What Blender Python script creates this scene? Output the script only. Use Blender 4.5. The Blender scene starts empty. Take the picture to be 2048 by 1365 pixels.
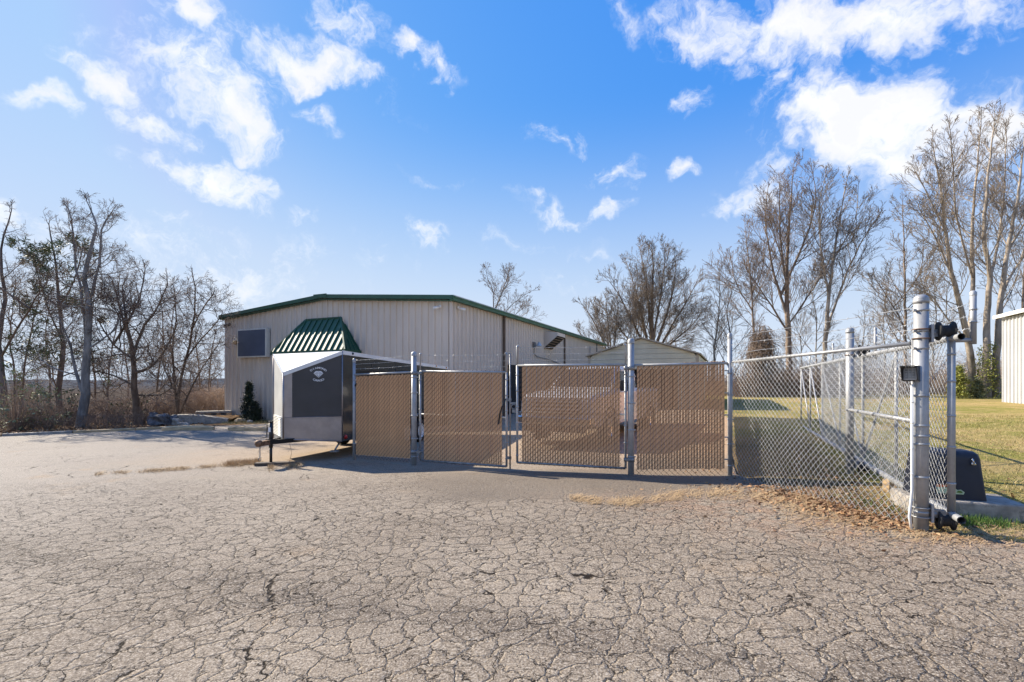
import bpy, math, random
import numpy as np
from mathutils import Vector, Matrix
from mathutils.geometry import delaunay_2d_cdt
PI = math.pi
S = bpy.context.scene
# ------------------------------------------------------------------ camera, sun, sky, exposure
CAMZ = 1.6
cd = bpy.data.cameras.new('camera'); cam = bpy.data.objects.new('camera', cd)
S.collection.objects.link(cam); S.camera = cam
cam.location = (0, 0, CAMZ); cam.rotation_euler = (PI/2, 0, 0)
cd.sensor_width = 36; cd.lens = 36*958/2048; cd.shift_y = 82.5/2048
cd.clip_start = .05; cd.clip_end = 9000
SUN_AZ = Vector((-.862, .508, 0)).normalized(); SUN_EL = math.radians(35)
sd = Vector((SUN_AZ.x*math.cos(SUN_EL), SUN_AZ.y*math.cos(SUN_EL), math.sin(SUN_EL)))
sl = bpy.data.lights.new('sun', 'SUN'); sl.energy = 4.6; sl.angle = math.radians(.5); sl.color = (1, .90, .745)
so = bpy.data.objects.new('sun', sl); S.collection.objects.link(so)
so.rotation_euler = sd.to_track_quat('Z', 'Y').to_euler()
S.view_settings.view_transform = 'Standard'; S.view_settings.look = 'None'
S.view_settings.exposure = 1.2; S.view_settings.gamma = 1; S.view_settings.use_curve_mapping = False
S.cycles.max_bounces = 6; S.cycles.transparent_max_bounces = 8

W = bpy.data.worlds.new('World'); S.world = W; W.use_nodes = True
nt = W.node_tree; nt.nodes.clear()
class NB:
    """tiny node builder"""
    def __init__(s, nt): s.nt = nt
    def n(s, t, ins=None, **kw):
        nd = s.nt.nodes.new(t)
        for k, v in kw.items(): setattr(nd, k, v)
        for k, v in (ins or {}).items():
            if isinstance(v, bpy.types.NodeSocket): s.nt.links.new(v, nd.inputs[k])
            else: nd.inputs[k].default_value = v
        return nd
    def m(s, op, a, b=0.0, c=0.0, clamp=False):
        nd = s.nt.nodes.new('ShaderNodeMath'); nd.operation = op; nd.use_clamp = clamp
        for i, v in enumerate((a, b, c)):
            if isinstance(v, bpy.types.NodeSocket): s.nt.links.new(v, nd.inputs[i])
            else: nd.inputs[i].default_value = v
        return nd.outputs[0]
    def vm(s, op, a, b=None, scale=None):
        nd = s.nt.nodes.new('ShaderNodeVectorMath'); nd.operation = op
        for i, v in enumerate((a, b)):
            if v is None: continue
            if isinstance(v, bpy.types.NodeSocket): s.nt.links.new(v, nd.inputs[i])
            else: nd.inputs[i].default_value = v
        if scale is not None: nd.inputs['Scale'].default_value = scale
        return nd.outputs['Value'] if op in ('DOT_PRODUCT', 'LENGTH', 'DISTANCE') else nd.outputs[0]
    def ss(s, v, lo, hi):
        nd = s.n('ShaderNodeMapRange', interpolation_type='SMOOTHSTEP')
        s.nt.links.new(v, nd.inputs[0]); nd.inputs[1].default_value = lo; nd.inputs[2].default_value = hi
        return nd.outputs[0]
    def noise(s, vec, scale, detail=4, rough=.55, dist=0.0, col=False):
        nd = s.n('ShaderNodeTexNoise', {'Scale': scale, 'Detail': detail, 'Roughness': rough, 'Distortion': dist})
        if vec is not None: s.nt.links.new(vec, nd.inputs['Vector'])
        return nd.outputs['Color'] if col else nd.outputs['Fac']
    def mix(s, fac, a, b, mode='MIX'):
        nd = s.nt.nodes.new('ShaderNodeMix'); nd.data_type = 'RGBA'; nd.blend_type = mode; nd.clamp_result = False
        for sock, v in ((nd.inputs[0], fac), (nd.inputs[6], a), (nd.inputs[7], b)):
            if isinstance(v, bpy.types.NodeSocket): s.nt.links.new(v, sock)
            elif isinstance(v, (int, float)): sock.default_value = v
            else: sock.default_value = (*v[:3], 1)
        return nd.outputs[2]
nb = NB(nt)
sky = nb.n('ShaderNodeTexSky', sky_type='NISHITA', sun_disc=False, sun_elevation=SUN_EL,
           sun_rotation=math.atan2(SUN_AZ.x, SUN_AZ.y), altitude=200, air_density=1.0, dust_density=.5, ozone_density=2.6)
dirv = nb.n('ShaderNodeTexCoord').outputs['Generated']
# clouds: soft ellipses set round the sky by direction, torn by fractal noise
CL = [ # centre x, y and radii in picture pixels (turned into directions here), tilt in degrees, weight
 (410,140,130,62,20,1.15),(375,25,70,40,30,.95),(470,215,95,48,30,1.0),(590,115,120,34,12,.95),(690,135,80,22,25,.8),
 (200,160,90,26,40,.8),(300,235,62,24,15,.85),(60,180,70,20,10,.5),(420,340,110,36,12,1.15),(480,375,60,24,30,.9),(370,325,50,22,-8,.9),
 (690,45,58,38,15,.85),(800,90,38,26,20,.8),(870,120,62,22,35,.75),(20,420,85,34,10,1.0),(120,60,130,30,5,.3),
 (1560,50,230,50,2,1.1),(1800,40,200,50,-10,1.05),(1640,105,80,38,5,.9),(1410,60,100,26,20,.8),(1540,140,110,34,10,.6),(1240,30,50,24,30,.42),
 (1385,205,32,26,-20,.8),(1725,245,180,72,6,1.35),(1640,230,110,52,-10,1.15),(1760,320,150,50,6,1.1),(1880,240,150,48,5,1.0),(2010,240,80,50,0,.95),(1560,335,75,30,5,.6),
 (1500,395,75,26,-8,.68),(1215,335,58,26,-14,.9),(1340,357,38,16,10,.7),(1095,275,46,20,20,.55),(1145,290,34,20,50,.6),
 (1130,428,80,18,6,.72),(1205,418,40,22,0,.7),(840,470,48,22,5,.62),(620,425,44,16,0,.4),(500,500,420,50,3,.36),(350,560,420,90,0,.36),
 (1130,575,150,40,5,.3),(660,70,18,6,0,.5),(1000,480,260,22,8,.25),(860,340,130,12,20,.28),(640,235,40,18,35,.42),(720,180,130,20,32,.35),(1180,520,170,10,14,.22),(160,348,32,12,10,.4),(340,435,30,10,50,.4)]
d1 = nb.vm('SCALE', nb.vm('SUBTRACT', nb.noise(dirv, 7.0, 3, .55, col=True), (.5, .5, .5)), scale=.15)
d2 = nb.vm('SCALE', nb.vm('SUBTRACT', nb.noise(dirv, 26.0, 3, .6, col=True), (.5, .5, .5)), scale=.05)
dw = nb.vm('ADD', nb.vm('ADD', dirv, d1), d2)
tot = None
for (cx, cy, rx, ry, ang, wgt) in CL:
    c0 = Vector(((cx-1024)/958, 1, (765-cy)/958)); k = c0.length; c = c0.normalized()
    right = Vector((1, 0, 0)); right = (right - c*right.dot(c)).normalized(); up = right.cross(c)
    a = math.radians(-ang); e1 = right*math.cos(a)+up*math.sin(a); e2 = -right*math.sin(a)+up*math.cos(a)
    ra = rx/958/k*1.5; rb = ry/958/k*1.75
    mt = Matrix((e1, c, e2)).transposed()
    mp = nb.n('ShaderNodeMapping', {0: dw, 1: tuple(c), 2: tuple(mt.to_euler()), 3: (ra, .5, rb)}, vector_type='TEXTURE')
    v = nb.m('MULTIPLY_ADD', nb.vm('LENGTH', mp.outputs[0]), -wgt, wgt)
    tot = nb.m('MAXIMUM', v, 0) if tot is None else nb.m('SMOOTH_MAX', tot, v, .12)
sep = nb.n('ShaderNodeSeparateXYZ', {0: dirv})
# generic fair weather clouds outside the part of the sky that is in view
behind = nb.ss(sep.outputs[1], .25, -.1)
upm = nb.ss(sep.outputs[2], .02, .2)
gen = nb.m('MULTIPLY', nb.m('MULTIPLY', nb.ss(nb.noise(dirv, 2.6, 3, .5), .52, .72), behind), upm)
tot = nb.m('ADD', tot, gen)
fr = nb.noise(dw, 11, 6, .66, .0)
frc = nb.m('MULTIPLY', nb.m('SUBTRACT', fr, .5), 2.8)
dens = nb.m('ADD', tot, nb.m('MULTIPLY', frc, nb.ss(tot, 0, .35)))
cm = nb.ss(dens, .12, 1.12)
thick = nb.ss(dens, .35, .95)
shade = nb.ss(fr, .36, .62)
ccol = nb.mix(nb.m('MULTIPLY', thick, nb.m('MULTIPLY', shade, .55)), (6.6, 6.6, 6.6), (4.7, 4.85, 5.3))
# thin veil of haze towards the horizon
veil = nb.ss(sep.outputs[2], .52, .02)
sc_ = nb.n('ShaderNodeSeparateColor', {0: sky.outputs[0]}).outputs
R_ = nb.m('MINIMUM', nb.m('MULTIPLY', nb.m('POWER', nb.m('MULTIPLY', sc_[0], 1/1.18), 1.25), .55), 2.4)
G_ = nb.m('MULTIPLY', nb.m('POWER', nb.m('MULTIPLY', sc_[1], 1/1.97), .58), 2.0)
B_ = nb.m('MULTIPLY', nb.m('POWER', nb.m('MULTIPLY', sc_[2], 1/3.6), .10), 5.3)
skyt = nb.n('ShaderNodeCombineColor', {0: R_, 1: nb.m('MINIMUM', G_, 3.7), 2: B_}).outputs[0]
skyv = nb.mix(nb.m('MULTIPLY', veil, .9), skyt, (4.2, 4.75, 5.5))
final = nb.mix(cm, skyv, ccol)
bg = nb.n('ShaderNodeBackground', {0: final, 1: .075})
nt.links.new(bg.outputs[0], nb.n('ShaderNodeOutputWorld').inputs[0])

# ------------------------------------------------------------------ helpers
OFF = {}
def props(o, label=None, cat=None, group=None, kind=None):
    if label: o['label'] = label
    if cat: o['category'] = cat
    if group: o['group'] = group
    if kind: o['kind'] = kind
    return o
def thing(name, loc, label, cat, group=None):
    o = bpy.data.objects.new(name, None); S.collection.objects.link(o); o.location = loc
    o.empty_display_size = .2; OFF[o.name] = Vector(loc)
    return props(o, label, cat, group)
class MB:
    def __init__(s): s.v = []; s.f = []; s.nv = 0; s.smooth = []
    def add(s, V, F, smooth=False):
        V = np.asarray(V, float).reshape(-1, 3)
        s.v.append(V); n = s.nv
        for f in F: s.f.append(tuple(i+n for i in f)); s.smooth.append(smooth)
        s.nv += len(V); return s
    def box(s, c, size, rot=0, axes=None):
        """axis aligned (or turned about z / given axes) box by centre and size"""
        if axes is None:
            ca, sa = math.cos(rot), math.sin(rot); axes = ((ca, sa, 0), (-sa, ca, 0), (0, 0, 1))
        A = np.array(axes, float)*np.array(size, float)[:, None]*.5
        V = [np.array(c)+i*A[0]+j*A[1]+k*A[2] for i in (-1, 1) for j in (-1, 1) for k in (-1, 1)]
        return s.add(V, [(0,1,3,2),(4,6,7,5),(0,4,5,1),(2,3,7,6),(0,2,6,4),(1,5,7,3)])
    def quad(s, a, b, c, d): return s.add([a, b, c, d], [(0,1,2,3)])
    def slab(s, pts, nrm, t):
        """polygon given thickness t along nrm (front face is pts + nrm*t)"""
        n = len(pts); P = np.array(pts, float); Q = P+np.array(nrm, float)*t
        return s.add(np.vstack([P, Q]), [tuple(range(n))[::-1], tuple(range(n, 2*n))]+[(i, (i+1) % n, n+(i+1) % n, n+i) for i in range(n)])
    def tube(s, pts, rad, n=10, caps=True, smooth=True):
        P = [Vector(p) for p in pts]; R = rad if hasattr(rad, '__len__') else [rad]*len(P)
        V = []; u = None
        for i, p in enumerate(P):
            t = (P[min(i+1, len(P)-1)]-P[max(i-1, 0)]).normalized()
            if u is None: u = t.orthogonal().normalized()
            else:
                u = (u-t*u.dot(t)); u = u.normalized() if u.length > 1e-6 else t.orthogonal().normalized()
            w = t.cross(u)
            for k in range(n):
                a = 2*PI*k/n; V.append(p+u*(R[i]*math.cos(a))+w*(R[i]*math.sin(a)))
        F = [(i*n+k, i*n+(k+1) % n, (i+1)*n+(k+1) % n, (i+1)*n+k) for i in range(len(P)-1) for k in range(n)]
        s.add(V, F, smooth)
        if caps:
            s.f.append(tuple(s.nv-len(V)+k for k in range(n))[::-1]); s.smooth.append(False)
            s.f.append(tuple(s.nv-n+k for k in range(n))); s.smooth.append(False)
        return s
    def torus(s, c, axis, R, r, n=14, m=6, arc=2*PI):
        ax = Vector(axis).normalized(); u = ax.orthogonal().normalized(); w = ax.cross(u)
        pts = [Vector(c)+u*(R*math.cos(arc*i/n))+w*(R*math.sin(arc*i/n)) for i in range(n+(0 if arc > 6.28 else 1))]
        if arc > 6.28: pts.append(pts[0])
        return s.tube(pts, r, m, False)
    def lathe(s, c, axis, prof, n=20):
        """prof: list of (distance along axis, radius)"""
        ax = Vector(axis).normalized(); u = ax.orthogonal().normalized(); w = ax.cross(u); V = []
        for h, r in prof:
            for k in range(n):
                a = 2*PI*k/n; V.append(Vector(c)+ax*h+u*(r*math.cos(a))+w*(r*math.sin(a)))
        F = [(i*n+k, i*n+(k+1) % n, (i+1)*n+(k+1) % n, (i+1)*n+k) for i in range(len(prof)-1) for k in range(n)]
        return s.add(V, F, True)
    def segs(s, A, B, ra, rb, n=3):
        s.v.append(None); s.pending = getattr(s, 'pending', []); s.v.pop(); s.pending.append((A, B, ra, rb, n)); return s
def seg_arrays(A, B, RA, RB, n):
    A = np.asarray(A, float); B = np.asarray(B, float); RA = np.broadcast_to(np.asarray(RA, float), (len(A),)); RB = np.broadcast_to(np.asarray(RB, float), (len(A),))
    T = B-A; L = np.linalg.norm(T, axis=1, keepdims=True); T = T/np.maximum(L, 1e-9)
    ref = np.where(np.abs(T[:, 2:3]) > .9, np.array([[1., 0, 0]]), np.array([[0, 0, 1.]]))
    U = np.cross(T, ref); U /= np.linalg.norm(U, axis=1, keepdims=True); Wv = np.cross(T, U)
    a = np.arange(n)*2*PI/n
    ring = U[:, None, :]*np.cos(a)[None, :, None]+Wv[:, None, :]*np.sin(a)[None, :, None]
    V = np.concatenate([A[:, None]+ring*RA[:, None, None], B[:, None]+ring*RB[:, None, None]], 1).reshape(-1, 3)
    k = np.arange(n); q = np.stack([k, (k+1) % n, n+(k+1) % n, n+k], 1)
    F = (q[None]+(np.arange(len(A))*2*n)[:, None, None]).reshape(-1, 4)
    return V, F
def raw_mesh(name, parts, smooth=True):
    """parts: list of (V, F) with F an (m,k) int array"""
    V = np.concatenate([p[0] for p in parts]); off = 0; loops = []; starts = []; ls = 0
    for v, f in parts:
        f = np.asarray(f); loops.append((f+off).ravel()); starts.append(ls+np.arange(len(f))*f.shape[1]); ls += f.size; off += len(v)
    loops = np.concatenate(loops); starts = np.concatenate(starts)
    me = bpy.data.meshes.new(name); me.vertices.add(len(V)); me.vertices.foreach_set('co', V.astype(np.float32).ravel())
    me.loops.add(len(loops)); me.loops.foreach_set('vertex_index', loops.astype(np.int32))
    me.polygons.add(len(starts)); me.polygons.foreach_set('loop_start', starts.astype(np.int32))
    me.update(calc_edges=True); me.validate()
    if smooth: me.polygons.foreach_set('use_smooth', np.ones(len(me.polygons), bool))
    return me
def finish(name, me, mat, parent, loc=None):
    me.materials.append(mat); o = bpy.data.objects.new(name, me); S.collection.objects.link(o)
    if parent: o.parent = parent; OFF[o.name] = OFF[parent.name]
    else: o.location = loc or (0, 0, 0); OFF[o.name] = Vector(loc or (0, 0, 0))
    return o
def obj(name, mb, mat, parent=None, loc=None, bevel=0):
    off = np.array(OFF[parent.name] if parent else (loc or (0, 0, 0)))
    me = bpy.data.meshes.new(name); me.from_pydata((np.vstack(mb.v)-off).tolist(), [], mb.f)
    me.polygons.foreach_set('use_smooth', np.array(mb.smooth, bool)); me.update()
    o = finish(name, me, mat, parent, loc)
    if bevel:
        b = o.modifiers.new('bevel', 'BEVEL'); b.width = bevel; b.segments = 2; b.limit_method = 'ANGLE'; b.harden_normals = False
    return o
def robj(name, parts, mat, parent=None, loc=None, smooth=True):
    off = np.array(OFF[parent.name] if parent else (loc or (0, 0, 0)))
    return finish(name, raw_mesh(name, [(v-off, f) for v, f in parts], smooth), mat, parent, loc)

# ------------------------------------------------------------------ materials
def newmat(name):
    m = bpy.data.materials.new(name); m.use_nodes = True; b = NB(m.node_tree); bs = m.node_tree.nodes['Principled BSDF']
    return m, b, bs
def mat(name, col, rough=.6, metal=0, var=.15, scale=6, bump=0, bscale=60, col2=None, spec=.5, stretch=(1, 1, 1), spots=None, coat=0, objvar=0):
    m, b, bs = newmat(name); tc = b.n('ShaderNodeTexCoord').outputs['Object']
    mp = b.n('ShaderNodeMapping', {0: tc, 3: stretch}).outputs[0]
    n1 = b.noise(mp, scale, 5, .6)
    dark = tuple(c*(1-var) for c in col); lite = col2 or tuple(min(1, c*(1+var)) for c in col)
    c = b.mix(b.ss(n1, .35, .65), dark, lite)
    if spots: c = b.mix(b.m('MULTIPLY', b.ss(b.noise(mp, spots[1], 6, .7), spots[2], spots[2]+.12), spots[3]), c, spots[0])
    if objvar:
        oi = b.n('ShaderNodeObjectInfo').outputs['Random']; hsv = b.n('ShaderNodeHueSaturation', {'Value': b.m('ADD', b.m('MULTIPLY', oi, objvar), 1-objvar*.6), 'Color': c}); c = hsv.outputs[0]
    b.nt.links.new(c, bs.inputs['Base Color'])
    r = b.m('ADD', b.m('MULTIPLY', b.noise(mp, scale*2.3, 4), .25), rough-.12); b.nt.links.new(r, bs.inputs['Roughness'])
    bs.inputs['Metallic'].default_value = metal; bs.inputs['Specular IOR Level'].default_value = spec
    if coat: bs.inputs['Coat Weight'].default_value = coat; bs.inputs['Coat Roughness'].default_value = .05
    if bump:
        bn = b.n('ShaderNodeBump', {'Height': b.noise(mp, bscale, 4, .6), 'Strength': bump, 'Distance': .01}); b.nt.links.new(bn.outputs[0], bs.inputs['Normal'])
    return m
M = {}
M['galv'] = mat('galvanised_steel', (.35, .355, .36), .5, .35, .14, 5, .08, 90, spots=((.24, .25, .26), 30, .62, .4))
M['galvdark'] = mat('weathered_steel', (.22, .225, .23), .5, .5, .25, 12, .15, 80)
M['wire'] = mat('galvanised_wire', (.40, .41, .42), .45, .4, .2, 5)
M['meshbrown'] = mat('dark_brown_wire', (.13, .085, .055), .6, 0, .2, 5)  # mesh wire over the slats, dark brown so its diagonals show
M['slat'] = mat('beige_plastic_slat', (.60, .34, .17), .55, 0, .10, 3, 0, stretch=(1, 1, .3), objvar=.13)
M['slatcap'] = mat('light_slat_strip', (.62, .50, .36), .5, 0, .1, 3)
M['wall'] = mat('painted_steel_wall', (.585, .515, .44), .45, .0, .055, 1.6, .0, spots=((.46, .39, .33), 2.5, .62, .35), stretch=(1, 1, .25))
M['wallrib'] = M['wall']
M['green'] = mat('green_painted_steel', (.018, .078, .045), .46, 0, .12, 2, 0, coat=.0)
M['greentrim'] = mat('green_trim_steel', (.035, .115, .055), .45, 0, .15, 2)
M['roofwhite'] = mat('pale_roof_steel', (.66, .66, .62), .4, .1, .08, 2)
M['white'] = mat('white_paint', (.70, .70, .68), .4, 0, .05, 2)
M['whitewall'] = mat('white_steel_wall', (.50, .50, .50), .5, 0, .04, 1)
M['shed'] = mat('sage_steel_siding', (.52, .50, .38), .5, 0, .07, 1.5, spots=((.33, .33, .25), 3, .6, .4))
M['shedtrim'] = mat('tan_trim', (.36, .31, .23), .5, 0, .1, 3)
M['darkpanel'] = mat('charcoal_panel', (.040, .039, .043), .42, 0, .14, 1.5, coat=.0)
M['blackgloss'] = mat('glossy_black_skin', (.018, .018, .02), .14, 0, .1, 1, coat=.6)
M['black'] = mat('black_paint', (.014, .014, .015), .4, 0, .2, 20, .1)
M['rubber'] = mat('black_rubber', (.02, .02, .021), .8, 0, .2, 20, .2, 40)
M['alu'] = mat('bare_aluminium', (.30, .275, .28), .38, .8, .10, 3, .08, 12)
M['alumatt'] = mat('pale_aluminium_skin', (.62, .61, .57), .4, .25, .07, 2)
M['signface'] = mat('blank_sign_face', (.055, .075, .12), .4, 0, .08, 1.5)
M['navy'] = mat('navy_plastic', (.005, .009, .022), .5, 0, .15, 5, .1, 150)
M['concrete'] = mat('aged_concrete', (.30, .27, .235), .85, 0, .25, 6, .5, 40, spots=((.13, .12, .10), 9, .55, .7))
M['stone'] = mat('dark_stone', (.12, .115, .12), .85, 0, .45, 7, .6, 18, spots=((.26, .24, .21), 12, .6, .7))
M['timber'] = mat('weathered_timber', (.46, .33, .19), .85, 0, .3, 9, .6, 30, stretch=(.3, .3, 2))
M['oldwood'] = mat('dark_wood_block', (.085, .068, .055), .9, 0, .35, 10, .5, 40)
M['rust'] = mat('rusty_steel', (.17, .095, .055), .7, .2, .4, 20, .3, 60)
M['bark'] = mat('brown_grey_bark', (0.209, 0.155, 0.115), .9, 0, .38, 4, .7, 14, stretch=(1, 1, .35))
M['barkpale'] = mat('pale_grey_bark', (0.297, 0.248, 0.198), .9, 0, .35, 3, .6, 12, stretch=(1, 1, .3))
M['barkgrey'] = mat('cool_grey_bark', (0.196, 0.189, 0.181), .9, 0, .38, 4, .6, 12, stretch=(1, 1, .3))
M['barkdark'] = mat('dark_bark', (.135, .098, .072), .9, 0, .35, 4, .7, 14, stretch=(1, 1, .35))
M['twig'] = mat('brown_twig', (.215, .17, .13), .85, 0, .25, .7)
M['twigdark'] = mat('dark_twig', (.165, .118, .088), .85, 0, .25, .7)
M['twigred'] = mat('reddish_twig', (.22, .165, .13), .85, 0, .25, .7)
M['twigtan'] = mat('tan_brush', (.27, .20, .15), .85, 0, .35, .5)
M['needle'] = mat('pine_needles', (.07, .10, .035), .6, 0, .45, 1.3, col2=(.15, .17, .055))
M['needledark'] = mat('dark_evergreen', (.022, .032, .014), .6, 0, .4, 2)
M['shrub'] = mat('pale_green_shrub', (.24, .25, .12), .7, 0, .35, 1.5)
M['ivy'] = mat('ivy_leaves', (.24, .25, .05), .55, 0, .4, 3)
M['deadleaf'] = mat('dead_leaves', (.20, .09, .05), .8, 0, .35, 5)
M['chrome'] = mat('chrome', (.6, .6, .62), .15, 1, .05, 2)
M['truckpaint'] = mat('white_vehicle_paint', (.50, .50, .50), .3, 0, .04, 1, coat=.5)
M['glass'] = mat('dark_tinted_glass', (.02, .024, .028), .08, 0, .1, 1)
M['lamp'] = mat('lamp_glass', (.35, .42, .48), .2, 0, .1, 5)
M['amber'] = mat('amber_lens', (.5, .2, .02), .3, 0, .1, 5)
M['red'] = mat('red_lens', (.45, .012, .01), .3, 0, .1, 5)
M['whiteprint'] = mat('white_print', (.72, .72, .72), .5, 0, .03, 5)
M['greyprint'] = mat('grey_print', (.30, .30, .31), .5, 0, .03, 5)
M['brass'] = mat('dull_brass', (.30, .22, .11), .5, .4, .2, 8)
M['stickergreen'] = mat('pale_green_sticker', (.42, .52, .34), .5, 0, .15, 12)
M['orange'] = mat('orange_tag', (.65, .16, .05), .6, 0, .1, 8)
M['hide'] = mat('dark_interior', (.01, .01, .011), .8, 0, .1, 2)

def leaf_mat(name, cols, rough=.8):
    m, b, bs = newmat(name)
    oi = b.n('ShaderNodeNewGeometry').outputs['Random Per Island']
    cr = b.n('ShaderNodeValToRGB', {0: oi}); el = cr.color_ramp.elements
    while len(el) < len(cols): el.new(.5)
    for i, c in enumerate(cols): el[i].position = i/(len(cols)-1); el[i].color = (*c, 1)
    b.nt.links.new(cr.outputs[0], bs.inputs['Base Color']); bs.inputs['Roughness'].default_value = rough
    return m
M['litter'] = leaf_mat('leaf_litter', [(.10, .045, .022), (.24, .12, .055), (.36, .21, .10), (.16, .075, .04), (.42, .28, .15)])
M['straw'] = leaf_mat('dry_straw', [(.27, .17, .085), (.40, .27, .14), (.33, .23, .13), (.50, .36, .20)])
M['grass'] = leaf_mat('winter_grass', [(.24, .20, .06), (.12, .15, .03), (.42, .31, .14), (.18, .19, .045), (.48, .37, .18), (.33, .26, .10)])
M['grassgreen'] = leaf_mat('fresh_grass', [(.05, .13, .015), (.09, .17, .03), (.14, .2, .05)])

M['paint'] = mat('worn_yellow_paint', (.42, .32, .14), .8, 0, .3, 20, spots=((.17, .145, .12), 25, .48, 1.0))
# ------------------------------------------------------------------ terrain
CP = np.array([(0,1,0),(0,4,0),(-6,4,-.02),(8,2.5,.10),(12,6,.27),(-3.36,10.19,-.07),(-1.92,9.37,-.03),(2,8.05,.037),(3.53,7.76,.077),(3.98,4.66,.155),
 (5.3,7.5,.18),(6,9.9,.22),(9.5,10.3,.32),(22,22.5,.66),(8,25,.62),(14,14,.47),(4.5,21,.3),(6,16,.35),(0,14,-.02),(-2,18.5,-.2),(-8,20,-.2),(-14,23.6,-.2),(-14,21,-.2),
 (-16,15,-.15),(-11.9,18.2,-.17),(-22,11,-.12),(-8,9,-.09),(-4.8,9.5,-.06),(-15,3,-.05),(0,-6,0),(12,-6,.1),(-20,-6,-.05),(32,10,.9),(10,42,.5),(-5,45,-.2),(26,40,.75),(6,33,.5)], float)
def _k(X, Y): return np.sqrt((X[:, None]-CP[None, :, 0])**2+(Y[:, None]-CP[None, :, 1])**2+.8)
_K = _k(CP[:, 0], CP[:, 1]); _A = np.block([[_K-np.eye(len(CP))*.02, np.ones((len(CP), 1))], [np.ones((1, len(CP))), np.zeros((1, 1))]])
_w = np.linalg.solve(_A, np.append(CP[:, 2], 0))
def smooth(x): x = np.clip(x, 0, 1); return x*x*(3-2*x)
def G(X, Y):
    X = np.atleast_1d(np.asarray(X, float)); Y = np.atleast_1d(np.asarray(Y, float))
    xc = np.clip(X, -34, 36); yc = np.clip(Y, -10, 48)
    z = _k(xc, yc)@_w[:-1]+_w[-1]
    q = (X+16.3)*-.563+(Y-15.2)*.826
    side = smooth((-X-15.2+.45*(Y-23.6))/9)
    z -= 8*smooth((q-3.5)/42)*side
    r = np.hypot(X, Y)
    z -= 7*smooth((r-55)/70)*(1-side)
    az = np.arctan2(X, Y)
    rid = 9+5*np.sin(az*9)+3*np.sin(az*23+1)+2*np.sin(az*47)
    z += smooth((r-900)/1300)*(rid+9)
    return z
def g(x, y): return float(G([x], [y])[0])

# view helpers: a picture column px and a depth give a place on the ground
def at(px, d): return ((px-1024)/958*d, d)
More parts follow.
